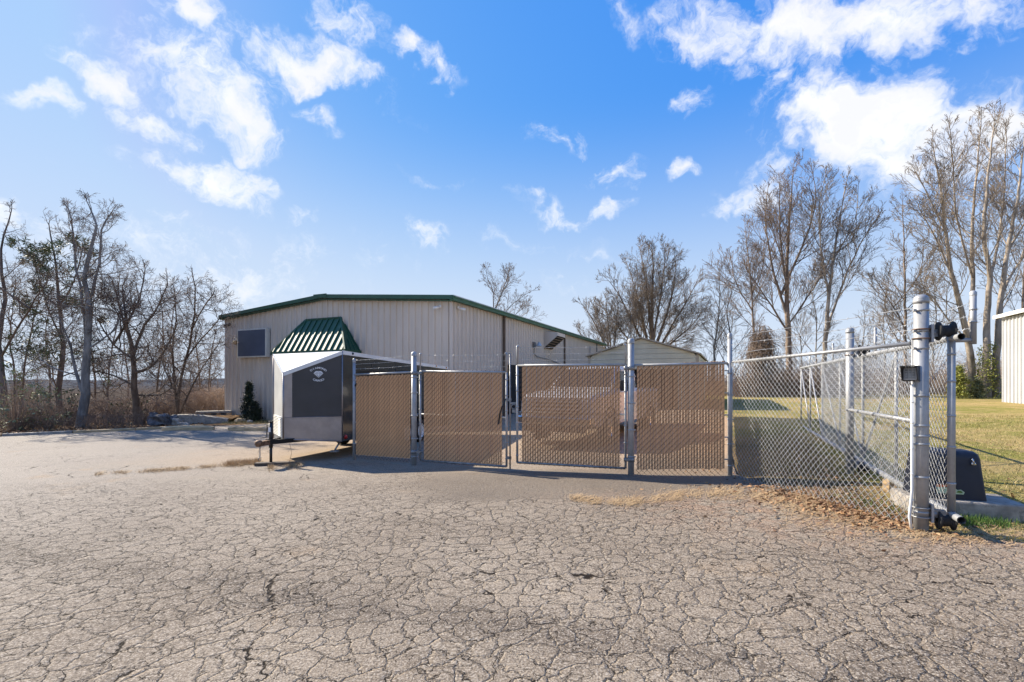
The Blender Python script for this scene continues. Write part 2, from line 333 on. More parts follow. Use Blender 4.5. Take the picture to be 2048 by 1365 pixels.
# ------------------------------------------------------------------ ground materials
def asphalt_mat():
    m, b, bs = newmat('cracked_asphalt'); P = b.n('ShaderNodeTexCoord').outputs['Object']
    sx = b.n('ShaderNodeSeparateXYZ', {0: P}); X, Y = sx.outputs[0], sx.outputs[1]
    wob = b.vm('SCALE', b.vm('SUBTRACT', b.noise(P, 2.2, 3, .5, col=True), (.5, .5, .5)), scale=.30)
    wob2 = b.vm('SCALE', b.vm('SUBTRACT', b.noise(P, 16, 4, .6, col=True), (.5, .5, .5)), scale=.11)
    Pd = b.vm('MULTIPLY', b.vm('ADD', b.vm('ADD', P, wob), wob2), (1, 1, 0))
    def vor(s, rnd=1.0, vec=Pd):
        return b.n('ShaderNodeTexVoronoi', {'Vector': vec, 'Scale': s, 'Randomness': rnd}, feature='DISTANCE_TO_EDGE').outputs['Distance']
    v1, v2, v3 = vor(5.6), vor(9.6), vor(1.7)
    wn_ = b.noise(P, 3.1, 4, .6); wn2 = b.noise(P, 9, 3, .6)
    w1 = b.m('MULTIPLY', b.ss(wn2, .34, .72), .012)
    c1 = b.m('SUBTRACT', 1, b.m('DIVIDE', v1, b.m('ADD', w1, .0062)), clamp=True)
    w2 = b.m('MULTIPLY', b.ss(wn_, .38, .66), .018)
    c2 = b.m('MULTIPLY', b.m('SUBTRACT', 1, b.m('DIVIDE', v2, b.m('ADD', w2, .002)), clamp=True), b.ss(wn_, .40, .52))
    c3 = b.m('SUBTRACT', 1, b.m('DIVIDE', v3, b.m('ADD', b.m('MULTIPLY', w1, .35), .004)), clamp=True)
    yn = b.m('ADD', Y, b.m('MULTIPLY', b.m('SUBTRACT', b.noise(P, .55, 4), .5), 3.2))
    near = b.ss(yn, 8.6, 5.6)
    leftfade = b.ss(b.m('ADD', X, b.m('MULTIPLY', Y, .25)), -8.0, -3.4)
    rm = b.ss(b.m('ADD', X, b.m('MULTIPLY', b.m('SUBTRACT', b.noise(P, .5, 4), .5), 6)), -.6, 1.6)
    c1 = b.m('MULTIPLY', c1, b.m('SUBTRACT', 1, b.m('MULTIPLY', rm, .55)))
    c2 = b.m('MAXIMUM', c2, b.m('MULTIPLY', rm, b.m('SUBTRACT', 1, b.m('DIVIDE', v2, b.m('ADD', b.m('MULTIPLY', w1, 1.1), .006)), clamp=True)))
    zone = b.m('MULTIPLY', near, b.m('ADD', b.m('MULTIPLY', leftfade, .75), .25))
    calm = b.ss(b.noise(P, .9, 3), .30, .42)
    net = b.m('MULTIPLY', b.m('MAXIMUM', c1, b.m('MULTIPLY', c2, .9)), b.m('MULTIPLY', zone, b.m('ADD', b.m('MULTIPLY', calm, .6), .4)))
    crack = b.m('MAXIMUM', net, b.m('MULTIPLY', c3, b.m('MULTIPLY', b.ss(b.noise(P, .7, 3), .5, .6), .8)))
    crack = b.m('MULTIPLY', crack, 1.5, clamp=True)
    # colour
    big = b.noise(P, .42, 4, .6); mid = b.noise(P, 2.0, 5, .65); fine = b.noise(P, 75, 3, .8); fine2 = b.noise(P, 30, 5, .75)
    c = b.mix(b.ss(big, .3, .7), (.205, .163, .120), (.315, .262, .200))
    c = b.mix(b.m('MULTIPLY', b.ss(mid, .55, .72), .55), c, (.118, .095, .074))
    rightwarm = b.ss(X, -1.5, 5.5)
    c = b.mix(b.m('MULTIPLY', rightwarm, .5), c, (.225, .172, .122))
    left = b.ss(X, -1.0, -9)
    c = b.mix(b.m('MULTIPLY', left, .65), c, (.275, .25, .222))
    # tan dirt patches, worn wheel track, dark oil track
    c = b.mix(b.m('MULTIPLY', b.ss(b.noise(P, .8, 5, .7), .57, .70), .55), c, (.33, .235, .145))
    trk = b.m('ADD', b.m('ADD', Y, b.m('MULTIPLY', X, .30)), b.m('MULTIPLY', b.m('SUBTRACT', b.noise(P, 1.1, 3), .5), .7))
    tr = b.m('SUBTRACT', 1, b.m('MULTIPLY', b.m('ABSOLUTE', b.m('SUBTRACT', trk, 3.12)), 2.3), clamp=True)
    c = b.mix(b.m('MULTIPLY', tr, b.m('MULTIPLY', b.ss(mid, .30, .55), .8)), c, (.115, .09, .068))
    # newer smooth asphalt apron before the gate
    yj = b.m('ADD', Y, b.m('MULTIPLY', b.m('SUBTRACT', b.noise(P, 1.6, 4), .5), .5)); xj = b.m('ADD', X, b.m('MULTIPLY', b.m('SUBTRACT', b.noise(P, 1.3, 4), .5), 1.0))
    apron = b.m('MULTIPLY', b.m('MULTIPLY', b.ss(yj, 6.2, 6.6), b.ss(xj, -1.9, -.6)), b.ss(yj, 8.8, 8.4))
    c = b.mix(b.m('MULTIPLY', apron, .62), c, (.135, .112, .09))
    zone_inv = b.m('SUBTRACT', 1, apron)
    # sandy wash where the lot meets the yard, beside the trailer
    yard = b.m('MULTIPLY', b.ss(yj, 9.1, 10.2), b.ss(xj, -9.5, -4.5))
    c = b.mix(b.m('MULTIPLY', yard, .72), c, (.40, .285, .185))
    edge = b.m('MULTIPLY', b.ss(b.m('ADD', xj, b.m('MULTIPLY', yj, .9)), 5.6, 7.8), b.ss(yj, 7.2, 5.8))
    c = b.mix(b.m('MULTIPLY', b.m('MULTIPLY', edge, b.ss(b.noise(P, 3.5, 5, .7), .38, .58)), b.m('MULTIPLY', b.ss(yj, 3.4, 4.6), .75)), c, (.30, .185, .115))
    # aggregate
    c = b.mix(b.m('MULTIPLY', b.ss(fine, .53, .60), b.m('MULTIPLY', b.m('SUBTRACT', 1.0, b.m('MULTIPLY', apron, .7)), .75)), c, (.46, .41, .345))
    c = b.mix(b.m('MULTIPLY', b.ss(fine, .47, .39), .85), c, (.075, .064, .054))
    c = b.mix(b.m('MULTIPLY', b.ss(fine2, .54, .64), .5), c, (.12, .10, .083)); c = b.mix(b.m('MULTIPLY', b.ss(fine2, .44, .34), .35), c, (.38, .34, .29))
    cf = b.m('MULTIPLY', crack, zone_inv, clamp=True)
    c = b.mix(b.m('POWER', cf, .8), c, (.015, .010, .007))
    b.nt.links.new(c, bs.inputs['Base Color']); bs.inputs['Roughness'].default_value = .82
    bs.inputs['Specular IOR Level'].default_value = .12
    dome = b.ss(v1, 0, .09)
    h = b.m('ADD', b.m('MULTIPLY', cf, -1.0), b.m('MULTIPLY', b.m('MULTIPLY', dome, zone), .35))
    h = b.m('ADD', h, b.m('MULTIPLY', b.m('ADD', b.m('MULTIPLY', fine, .55), b.m('MULTIPLY', fine2, .5)), .62))
    bn = b.n('ShaderNodeBump', {'Height': h, 'Strength': 1.0, 'Distance': .022}); b.nt.links.new(bn.outputs[0], bs.inputs['Normal'])
    return m
M['asphalt'] = asphalt_mat()
def ground_mat():
    m, b, bs = newmat('soil_and_turf'); P = b.n('ShaderNodeTexCoord').outputs['Object']
    sx = b.n('ShaderNodeSeparateXYZ', {0: P}); X, Y = sx.outputs[0], sx.outputs[1]
    n1 = b.noise(P, .6, 5, .65); n2 = b.noise(P, 4, 6, .7); n3 = b.noise(P, 30, 5, .7)
    turf = b.mix(b.ss(n1, .38, .62), (.34, .255, .115), (.20, .19, .055))
    turf = b.mix(b.m('MULTIPLY', b.ss(n2, .5, .66), .7), turf, (.42, .30, .16))
    turf = b.mix(b.m('MULTIPLY', b.ss(n3, .52, .62), .6), turf, (.10, .10, .03))
    dirt = b.mix(b.ss(n2, .35, .65), (.24, .145, .085), (.36, .25, .15))
    turf = b.mix(b.m('MULTIPLY', b.ss(b.noise(P, 1.7, 5, .7), .60, .68), .7), turf, dirt)
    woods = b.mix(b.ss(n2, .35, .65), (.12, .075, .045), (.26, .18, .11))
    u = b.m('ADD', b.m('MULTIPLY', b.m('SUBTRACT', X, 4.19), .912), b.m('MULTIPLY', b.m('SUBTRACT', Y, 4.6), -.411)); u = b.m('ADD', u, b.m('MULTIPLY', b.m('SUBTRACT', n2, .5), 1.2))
    turf = b.mix(b.m('MULTIPLY', b.ss(u, .1, -.5), b.m('MULTIPLY', b.ss(Y, 15, 10), .8)), turf, b.mix(b.ss(n3, .4, .6), (.07, .048, .032), (.14, .10, .065)))  # brown dirt and leaf tone, darkened with painted shade behind the fence
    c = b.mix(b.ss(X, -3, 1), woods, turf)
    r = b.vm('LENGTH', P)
    far = b.mix(b.ss(b.noise(P, .02, 5, .6), .4, .6), (.055, .062, .075), (.09, .095, .105))  # bluish haze of distance painted into the far ground colour
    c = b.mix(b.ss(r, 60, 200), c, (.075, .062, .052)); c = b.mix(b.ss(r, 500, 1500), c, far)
    b.nt.links.new(c, bs.inputs['Base Color']); bs.inputs['Roughness'].default_value = 1; bs.inputs['Specular IOR Level'].default_value = 0
    bn = b.n('ShaderNodeBump', {'Height': b.m('ADD', n2, b.m('MULTIPLY', n3, .5)), 'Strength': .6, 'Distance': .06}); b.nt.links.new(bn.outputs[0], bs.inputs['Normal'])
    return m
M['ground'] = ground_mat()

# ------------------------------------------------------------------ ground sheet and asphalt sheet
APOLY = [(-34,-8),(15,-8),(15,3.0),(9,3.45),(6.2,3.95),(4.75,4.22),(4.15,4.42),(3.9,4.85),(3.82,5.5),(3.75,6.3),(3.72,7.0),(3.66,7.8),(4.3,9.4),(5.4,12),(6.8,15),(8.0,18.2),(8.4,20.2),(5.9,24.5),(4.6,33),(3.2,33),(-2.25,18.25),(-2.6,18.3),(-9.4,21.2),(-10.5,20.75),(-12.1,19.2),(-13.8,17.4),(-16.5,15.3),(-21,12.6),(-34,7)]
def densify(poly, step, jit, seed):
    r = random.Random(seed); out = []
    for i, a in enumerate(poly):
        c = poly[(i+1) % len(poly)]; L = math.dist(a, c); n = max(1, int(L/step))
        for k in range(n):
            t = k/n; j = jit if k else 0
            out.append((a[0]+(c[0]-a[0])*t+r.uniform(-j, j), a[1]+(c[1]-a[1])*t+r.uniform(-j, j)))
    return out
def inside(X, Y, poly):
    ins = np.zeros(len(X), bool); n = len(poly)
    for i in range(n):
        x1, y1 = poly[i]; x2, y2 = poly[(i+1) % n]
        if y1 == y2: continue
        c = ((y1 > Y) != (y2 > Y)) & (X < (x2-x1)*(Y-y1)/(y2-y1)+x1); ins ^= c
    return ins
def sheet(name, poly, step, lift, mat_, gridx, gridy, jit=.03, edge=.3, seed=3):
    bd = densify(poly, edge, jit, seed)
    gx, gy = np.meshgrid(gridx, gridy); gx = gx.ravel(); gy = gy.ravel()
    ok = inside(gx, gy, bd); gx, gy = gx[ok], gy[ok]
    B = np.array(bd); dmin = np.array([np.min((B[:, 0]-x)**2+(B[:, 1]-y)**2) for x, y in zip(gx, gy)]); keep = dmin > (edge*.5)**2
    pts = [Vector(p) for p in bd]+[Vector((x, y)) for x, y in zip(gx[keep], gy[keep])]; n = len(bd)
    vv, ee, ff = delaunay_2d_cdt(pts, [], [list(range(n))], 1, 1e-4)[:3]
    V = np.array([(v.x, v.y) for v in vv]); z = G(V[:, 0], V[:, 1])+lift
    me = bpy.data.meshes.new(name); me.from_pydata([(a, b_, c) for (a, b_), c in zip(V, z)], [], [tuple(f) for f in ff])
    me.polygons.foreach_set('use_smooth', np.ones(len(me.polygons), bool)); me.update()
    if me.polygons[0].normal.z < 0: me.flip_normals()
    return finish(name, me, mat_, None)
def axis_pts(lo, hi, fine, n_out, far):
    core = np.arange(lo, hi+1e-6, fine); k = np.arange(1, n_out+1)
    out = far*((np.exp(k/n_out*4.6)-1)/(math.exp(4.6)-1)); return np.concatenate([(lo-out)[::-1], core, hi+out])
xs = axis_pts(-36, 38, .5, 46, 5600); ys = axis_pts(-10, 60, .5, 46, 5600)
GX, GY = np.meshgrid(xs, ys); fx, fy = GX.ravel(), GY.ravel(); gz = G(fx, fy)
shr = inside(fx, fy, [(x*.985+(-.05 if x > 3 else .1), y*.985) for x, y in APOLY])
gz = gz-.05*shr
nx, ny = len(xs), len(ys); ii = (np.arange(ny-1)[:, None]*nx+np.arange(nx-1)[None]).ravel()
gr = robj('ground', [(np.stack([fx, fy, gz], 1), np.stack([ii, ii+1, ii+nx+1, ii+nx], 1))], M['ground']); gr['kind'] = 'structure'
asph = sheet('parking_lot', APOLY, .5, .012, M['asphalt'], np.arange(-34, 15, .55), np.arange(-8, 33, .55)); asph['kind'] = 'structure'

# ------------------------------------------------------------------ metal building
FD = np.array([.912, -.411, 0]); SDv = np.array([.411, .912, 0]); FN = np.array([-.411, -.912, 0])   # along front, along side, outward front
A0 = np.array([-14.07, 23.6, 0]); WID = 12.9; LEN = 24.4; ZB = -.22; ZE = 4.85; ZR = 5.33
def fp(t, o, z): return A0+FD*t+FN*o+np.array([0, 0, z])          # point on the front wall: t along, o out
def sp(s, o, z): return A0+FD*WID+SDv*s+FD*o+np.array([0, 0, z])   # point on the right side wall
def rz(t): return ZE+(ZR-ZE)*(1-abs(t-WID/2)/(WID/2))
BL = thing('warehouse', tuple(A0+FD*WID/2+np.array([0, 0, ZB])), 'tan ribbed metal warehouse with green roof trim and green awning', 'building')
PW = 12.9/14
def rib_panel(P, w, z0, ztop, out, ribs=3):
    """one ribbed wall panel: P(t,o,z); profile with raised ribs"""
    b = MB(); prof = [(0, 0)]
    for k in range(ribs):
        c = (k+.5)*w/ribs
        prof += [(c-.045, 0), (c-.020, .062), (c+.020, .062), (c+.045, 0)]
        if k < ribs-1:
            m_ = (k+1)*w/ribs; prof += [(m_-.03, 0), (m_-.018, .006), (m_+.018, .006), (m_+.03, 0)]
    prof.append((w, 0))
    V = [P(t, o+out, z0) for t, o in prof]+[P(t, o+out, ztop(t)) for t, o in prof]; n = len(prof)
    b.add(V, [(i, i+1, n+i+1, n+i) for i in range(n-1)]); return b
b = MB()  # inner shell
b.add([fp(0,-.03,ZB), fp(WID,-.03,ZB), fp(WID,-.03,ZE-.02), fp(WID/2,-.03,ZR-.02), fp(0,-.03,ZE-.02)], [(0,1,2,3,4)])
b.add([sp(0,-.03,ZB-.3), sp(LEN,-.03,ZB-.3), sp(LEN,-.03,ZE-.02), sp(0,-.03,ZE-.02)], [(0,1,2,3)])
lw = lambda s, z: A0+SDv*s+np.array([0,0,z])
b.add([lw(0,ZB-1.5), lw(LEN,ZB-1.5), lw(LEN,ZE-.02), lw(0,ZE-.02)], [(0,3,2,1)])
bk = lambda t, z: A0+FD*t+SDv*LEN+np.array([0,0,z])
b.add([bk(0,ZB-1), bk(WID,ZB-1), bk(WID,ZE), bk(WID/2,ZR), bk(0,ZE)], [(4,3,2,1,0)])
obj('wall', b, M['wall'], BL)
for k in range(14):
    t0 = k*PW
    p = rib_panel(lambda t, o, z, t0=t0: fp(t0+t, o, z), PW-.004, ZB, lambda t, t0=t0: rz(t0+t)-.05, 0)
    obj('panel', p, M['wall'], BL)
nS = 26; PS = LEN/nS; pm = None
for k in range(nS):
    t0 = k*PS
    if pm is None:
        pm = obj('panel', rib_panel(lambda t, o, z: sp(t, o, z), PS-.004, ZB-.1, lambda t: ZE-.05, 0), M['wall'], BL)
    else:
        c = pm.copy(); S.collection.objects.link(c); c.location = Vector(SDv*t0)
b = MB()   # corner trims
b.box(fp(.03, .02, (ZB+ZE)/2), (.14, .09, ZE-ZB-.1), axes=(FD, FN, (0,0,1))); obj('corner_trim', b, M['wall'], BL); b = MB()
b.box(fp(WID+.005, .02, (ZB+ZE)/2), (.10, .10, ZE-ZB-.1), axes=(FD, FN, (0,0,1)))
obj('corner_trim', b, M['wall'], BL)
b = MB()   # roof
def roofpt(t, s, z): return A0+FD*t+SDv*s+np.array([0,0,z])
for (ta, tb, za, zb) in ((-.22, WID/2, ZE+.01, ZR+.06), (WID/2, WID+.22, ZR+.06, ZE+.01)):
    b.add([roofpt(ta,-.2,za), roofpt(tb,-.2,zb), roofpt(tb,LEN+.2,zb), roofpt(ta,LEN+.2,za), roofpt(ta,-.2,za+.035), roofpt(tb,-.2,zb+.035), roofpt(tb,LEN+.2,zb+.035), roofpt(ta,LEN+.2,za+.035)],
          [(3,2,1,0),(4,5,6,7),(0,1,5,4),(1,2,6,5),(2,3,7,6),(3,0,4,7)])
obj('roof', b, M['roofwhite'], BL)
def beam(b, p, q, w, h, nrm):
    p, q = np.array(p, float), np.array(q, float); d = (q-p); L = np.linalg.norm(d); d /= L; nrm = np.array(nrm, float); up = np.cross(nrm, d); up /= np.linalg.norm(up)
    return b.box((p+q)/2, (L, w, h), axes=(d, nrm, up))
for a_, c_ in (((-.2), WID/2), (WID/2, WID+.2)):
    b = MB(); za = ZE if a_ < 0 else ZR+.035; zb = ZR+.035 if a_ < 0 else ZE
    beam(b, fp(a_, .235, za-.05), fp(c_, .235, zb-.05), .07, .155, FN); beam(b, fp(a_, .12, za-.17), fp(c_, .12, zb-.17), .18, .03, FN)
    obj('rake_trim', b, M['green'], BL)
b = MB(); b.box(fp(WID/2, .277, ZR+.005), (.75, .02, .155), axes=(FD, FN, (0,0,1))); obj('ridge_cap', b, M['green'], BL)
b = MB(); b.box(sp(LEN/2, .16, ZE-.09), (LEN+.5, .17, .16), axes=(SDv, FD, (0,0,1)))
beam(b, sp(-.2, .255, ZE-.03), sp(LEN+.2, .255, ZE-.03), .03, .05, FD)
obj('gutter', b, M['greentrim'], BL)
b = MB(); b.box(lw(LEN/2, ZE-.09)-FD*.16, (LEN+.5, .17, .16), axes=(SDv, FD, (0,0,1))); obj('gutter', b, M['greentrim'], BL)
for s_ in (4.5, 13.6, 21.8):
    b = MB(); b.box(sp(s_, .10, 2.3), (.10, .09, 4.9), axes=(SDv, FD, (0,0,1))); beam(b, sp(s_, .10, ZE-.25), sp(s_, .17, ZE-.12), .09, .09, SDv)
    obj('downspout', b, M['barkdark'] if s_ < 20 else M['galvdark'], BL)
# dark openings on the side wall seen in the gap between the gate leaves
b = MB(); b.box(sp(5.9, .03, 1.15), (1.7, .09, 2.6), axes=(SDv, FD, (0,0,1))); dk = obj('service_door', b, M['hide'], BL)
# awning
AW = [fp(4.3, .98, 2.9), fp(8.53, .98, 2.9), fp(8.53+.0, .05, 2.9), fp(4.3, .05, 2.9), fp(5.39, .06, 4.36), fp(7.43, .06, 4.36)]
b = MB(); up = np.array([0,0,.02])
for f in ((0,1,5,4), (1,2,5), (3,0,4), (0,3,2,1)):
    b.add([AW[i] for i in f], [tuple(range(len(f)))])
aw = obj('awning', b, M['green'], BL)
def on_face(a, c, e, f, u, v, o=0):
    """bilinear point on the face a(bottom l) c(bottom r) e(top r) f(top l)"""
    p = (a*(1-u)+c*u)*(1-v)+(f*(1-u)+e*u)*v; n = np.cross(c-a, f-a); n /= np.linalg.norm(n); return p+n*o
fn = np.cross(AW[1]-AW[0], AW[4]-AW[0]); fn /= np.linalg.norm(fn)
for k in range(13):
    t = 4.3+.16+k*.326
    vmax = 1.0
    if t < 5.39: vmax = (t-4.3)/1.09
    if t > 7.43: vmax = (8.53-t)/1.10
    lo = fp(t, .98, 2.9); hi = fp(t, .98-(.92)*vmax, 2.9+1.46*vmax)
    b = MB(); beam(b, lo+fn*.018, hi+fn*.018, .05, .045, fn); obj('rib', b, M['green'], aw)
for f_, n_ in (((1,2,5), 3), ((3,0,4), 3)):
    a, c, e = (AW[i] for i in f_); nn = np.cross(c-a, e-a); nn /= np.linalg.norm(nn); m_ = 4
    for k in range(m_):
        u = (k+.5)/m_; lo = a*(1-u)+c*u
        inner = c if f_[0] == 1 else a; vm_ = 1-u if f_[0] == 3 else u
        top = inner*(1-.0)+0; hi = lo+(e-inner)*(u if f_[0] == 1 else 1-u)*.97 if False else lo*(1-.9*(u if f_[0]==1 else 1-u))+e*.9*(u if f_[0]==1 else 1-u)
        b = MB(); beam(b, lo+nn*.018, hi+nn*.018, .05, .045, nn); obj('rib', b, M['green'], aw)
b = MB()
for i, j in ((0,4),(1,5),(4,5)): b.tube([AW[i], AW[j]], .055, 6, smooth=False)
beam(b, AW[0]+(0,0,-.04), AW[1]+(0,0,-.04), .04, .13, FN); beam(b, AW[1]+(0,0,-.04), AW[2]+(0,0,-.04), .04, .13, FD); beam(b, AW[3]+(0,0,-.04), AW[0]+(0,0,-.04), .04, .13, FD)
obj('edge_trim', b, M['green'], aw)
# blank sign, lamps, cameras
b = MB(); b.box(fp(2.14, .16, 3.44), (1.96, .22, 1.34), axes=(FD, FN, (0,0,1)))
sg = obj('blank_wall_sign', b, M['alumatt'], None, tuple(fp(2.14, .05, 2.77)), .01); props(sg, 'blank dark blue sign cabinet in pale frame on warehouse front', 'sign')
b = MB(); b.box(fp(2.14, .272, 3.44), (1.84, .012, 1.22), axes=(FD, FN, (0,0,1))); obj('sign_face', b, M['signface'], sg)
wl = thing('wall_light', tuple(fp(.81, .05, 3.5)), 'small boxy wall light left of the blank sign', 'wall light')
b = MB(); b.box(fp(.81, .10, 3.68), (.2, .14, .16), axes=(FD, FN, (0,0,1))); obj('housing', b, M['alumatt'], wl, bevel=.01)
b = MB(); b.lathe(fp(.83, .14, 3.42), (0,0,1), [(0,.02),(.03,.08),(.12,.1),(.18,.05)], 12); obj('lamp_head', b, M['brass'], wl)
def camera_dev(P0, d, lab):
    t_ = thing('security_camera', tuple(P0), lab, 'security camera'); d = np.array(d, float); d /= np.linalg.norm(d)
    b = MB(); b.lathe(P0+d*.03+np.array([0,0,.0]), d, [(-.03,.06),(.03,.05),(.035,0)], 12); obj('mount', b, M['white'], t_)
    b = MB(); b.tube([P0+d*.05+np.array([0,0,-.03]), P0+d*.30+np.array([0,0,-.09])], [.05,.055], 12); obj('camera_body', b, M['white'], t_)
camera_dev(fp(WID-.45, .05, 4.52), FN*.7+FD*-.5, 'white security camera on warehouse front under the right eave corner')
camera_dev(sp(.35, .06, 4.5), FD*.8+SDv*.4, 'white security camera on warehouse side just around the corner')
camera_dev(fp(.35, .05, 4.42), FN, 'dark little camera high at left edge of warehouse front')
bpy.context.view_layer.update()
for o in [o for o in bpy.data.objects if o.name.startswith('security_camera')][-1:]:
    for ch in o.children: ch.data.materials[0] = M['black']
vh = thing('vent_hood', tuple(sp(10.6, .05, 3.6)), 'big slanted tan exhaust hood on warehouse side wall under eave', 'vent hood')
b = MB(); q = [sp(s, o, z) for s in (9.9, 11.3) for (o, z) in ((.04, 3.55), (.04, 4.5), (.88, 4.42), (.88, 4.22))]
b.add(q, [(0,1,2,3),(7,6,5,4),(0,4,5,1),(1,5,6,2),(2,6,7,3)]); obj('hood', b, M['wall'], vh)
b = MB(); b.add([q[0], q[3], q[7], q[4]], [(3,2,1,0)]); obj('opening', b, M['hide'], vh)
b = MB()
for k in range(6):
    v = (k+.5)/6; p = q[0]*(1-v)+q[3]*v; r_ = q[4]*(1-v)+q[7]*v; beam(b, p+np.array([0,0,-.01]), r_+np.array([0,0,-.01]), .02, .07, FD)
obj('louvre', b, M['barkdark'], vh)
sl_ = thing('side_wall_lamp', tuple(sp(8.45, .05, 3.4)), 'silver gooseneck lamp with cable on warehouse side before the hood', 'wall lamp')
b = MB(); b.box(sp(8.3, .1, 3.62), (.16, .14, .3), axes=(SDv, FD, (0,0,1))); obj('housing', b, M['galvdark'], sl_)
b = MB(); b.lathe(sp(8.45, .32, 3.55), (0,0,1), [(0,.15),(.1,.13),(.16,.06),(.22,.05)], 14); obj('shade', b, M['lamp'], sl_)
b = MB(); b.tube([sp(8.3,.1,3.5), sp(8.3,.08,3.15), sp(8.8,.08,3.0), sp(10.5,.08,2.95), sp(13,.08,2.72), sp(19,.08,2.5)], .02, 6); obj('cable', b, M['galvdark'], sl_)
ac = thing('meter_cabinet', tuple(sp(20.3, .1, 1.6)), 'dark utility cabinet with mast near far end of warehouse side', 'utility box')
b = MB(); b.box(sp(20.3, .3, 2.1), (2.2, .5, 1.5), axes=(SDv, FD, (0,0,1))); obj('cabinet', b, M['galvdark'], ac, bevel=.02)
b = MB(); b.tube([sp(19.4,.2,2.6), sp(19.4,.2,4.3)], .03, 6); obj('mast', b, M['galvdark'], ac)

# ------------------------------------------------------------------ shed behind the gate
SH0 = np.array([7.86, 20.2, 0]); SW = 4.72; SE = 2.78; SR = 3.52; SZ = .15
def hp(t, s, z, o=0): return SH0-FD*t+SDv*s+FN*o+np.array([0,0,z])
sh = thing('metal_shed', (5.7, 21.2, SZ), 'sage metal garage shed with low gable behind the gates', 'shed')
nrow = 15; hrow = .225
def srz(t): return SE+(SR-SE)*(1-abs(t-SW/2)/(SW/2))
for k in range(nrow+1):
    z0 = SZ+k*hrow; z1 = z0+hrow
    if z0 > SR-.04: break
    def span(z):
        if z <= SE: return 0, SW
        m_ = (z-SE)/(SR-SE)*SW/2; return m_, SW-m_
    a0, a1 = span(z0); b0, b1 = span(min(z1-.012, SR-.01)); zt = min(z1-.012, SR-.01)
    pts = [(a0,z0),(a1,z0),(b1,zt),(b0,zt)] if b1-b0 > .02 else [(a0,z0),(a1,z0),(SW/2,zt)]
    if z0 < 2.15 and k < 9:   # garage opening in the lower middle
        for (u0, u1) in ((0, .85), (SW-.85, SW)):
            b = MB(); b.slab([hp(u, 0, z) for u, z in ((u0,z0),(u1,z0),(u1,zt),(u0,zt))][::-1], FN, .035); obj('siding_board', b, M['shed'], sh)
    else:
        b = MB(); b.slab([hp(u, 0, z) for u, z in pts][::-1], FN, .035); obj('siding_board', b, M['shed'], sh)
b = MB(); b.add([hp(0,.1,SZ),hp(0,7.6,SZ),hp(0,7.6,SE),hp(0,.1,SE)], [(0,1,2,3)]); b.add([hp(SW,.1,SZ),hp(SW,7.6,SZ),hp(SW,7.6,SE),hp(SW,.1,SE)], [(3,2,1,0)])
b.add([hp(0,7.6,SZ),hp(SW,7.6,SZ),hp(SW,7.6,SE),hp(SW/2,7.6,SR),hp(0,7.6,SE)], [(0,1,2,3,4)]); b.add([hp(.1,.02,SE),hp(SW-.1,.02,SE),hp(SW/2,.02,SR-.03)], [(0,1,2)])
obj('wall', b, M['shed'], sh)
for k in range(9):
    b = MB(); z0 = SZ+k*.29; beam(b, hp(0,.1,z0+.14)+FD*.012, hp(0,7.6,z0+.14)+FD*.012, .024, .27, FD); obj('siding_board', b, M['shed'], sh)
for sgn in (0, 1):
    b = MB(); e = -.12 if not sgn else SW+.12; ze = SE-.02; a_ = [hp(e,-.18,ze), hp(SW/2,-.18,SR+.02), hp(SW/2,7.75,SR+.02), hp(e,7.75,ze)]
    b.slab(a_ if sgn else a_[::-1], (0,0,1), .06); obj('roof', b, M['shedtrim'], sh)
b = MB(); b.box(hp(.03,0,(SZ+SE)/2,.03), (.1,.1,SE-SZ), axes=(FD,FN,(0,0,1))); obj('corner_trim', b, M['shedtrim'], sh); b = MB(); b.box(hp(SW-.03,0,(SZ+SE)/2,.03), (.1,.1,SE-SZ), axes=(FD,FN,(0,0,1))); obj('corner_trim', b, M['shedtrim'], sh)
b = MB(); b.box(hp(SW/2, .3, SZ+1.0), (SW-1.6, .05, 2.0), axes=(FD,FN,(0,0,1))); obj('dark_opening', b, M['hide'], sh)  # black sheet standing in for the unlit inside of the open shed

# ------------------------------------------------------------------ white metal building at the right edge
wb = thing('white_metal_building', (23.04, 22.5, .66), 'white ribbed metal building at the right edge of the lawn', 'building')
WB0 = np.array([23.04, 22.5, 0]); wz0 = .45; wzt = 4.6
def wp(s, o, z): return WB0-SDv*s-FD*o+np.array([0,0,z])
b = MB(); b.add([wp(0,0,wz0), wp(14,0,wz0-.4), wp(14,0,wzt), wp(0,0,wzt)], [(3,2,1,0)])
e_ = lambda s, r_, z: WB0-SDv*s+FD*r_+np.array([0,0,z])
b.add([e_(0,0,wz0), e_(0,11,wz0), e_(0,11,wzt), e_(0,5.5,wzt+.7), e_(0,0,wzt)], [(4,3,2,1,0)])
b.add([e_(14,0,wz0-.4), e_(14,11,wz0-.4), e_(14,11,wzt), e_(14,5.5,wzt+.7), e_(14,0,wzt)], [(0,1,2,3,4)])
b.add([e_(0,11,wz0-.4), e_(14,11,wz0-.4), e_(14,11,wzt), e_(0,11,wzt)], [(3,2,1,0)])
obj('wall', b, M['whitewall'], wb)
k = 0; s_ = 0
while s_ < 13.6:
    def pf(t, o, z, s_=s_): return wp(s_+t, o+.012, z)
    obj('panel', rib_panel(pf, .9, wz0-.3, lambda t: wzt-.02, 0), M['whitewall'], wb); s_ += .91
b = MB(); b.slab([e_(-.25,-.25,wzt), e_(-.25,5.5,wzt+.72), e_(14.25,5.5,wzt+.72), e_(14.25,-.25,wzt)], (0,0,1), .16)
b.slab([e_(-.25,5.5,wzt+.72), e_(-.25,11.25,wzt), e_(14.25,11.25,wzt), e_(14.25,5.5,wzt+.72)], (0,0,1), .16); obj('roof', b, M['white'], wb)

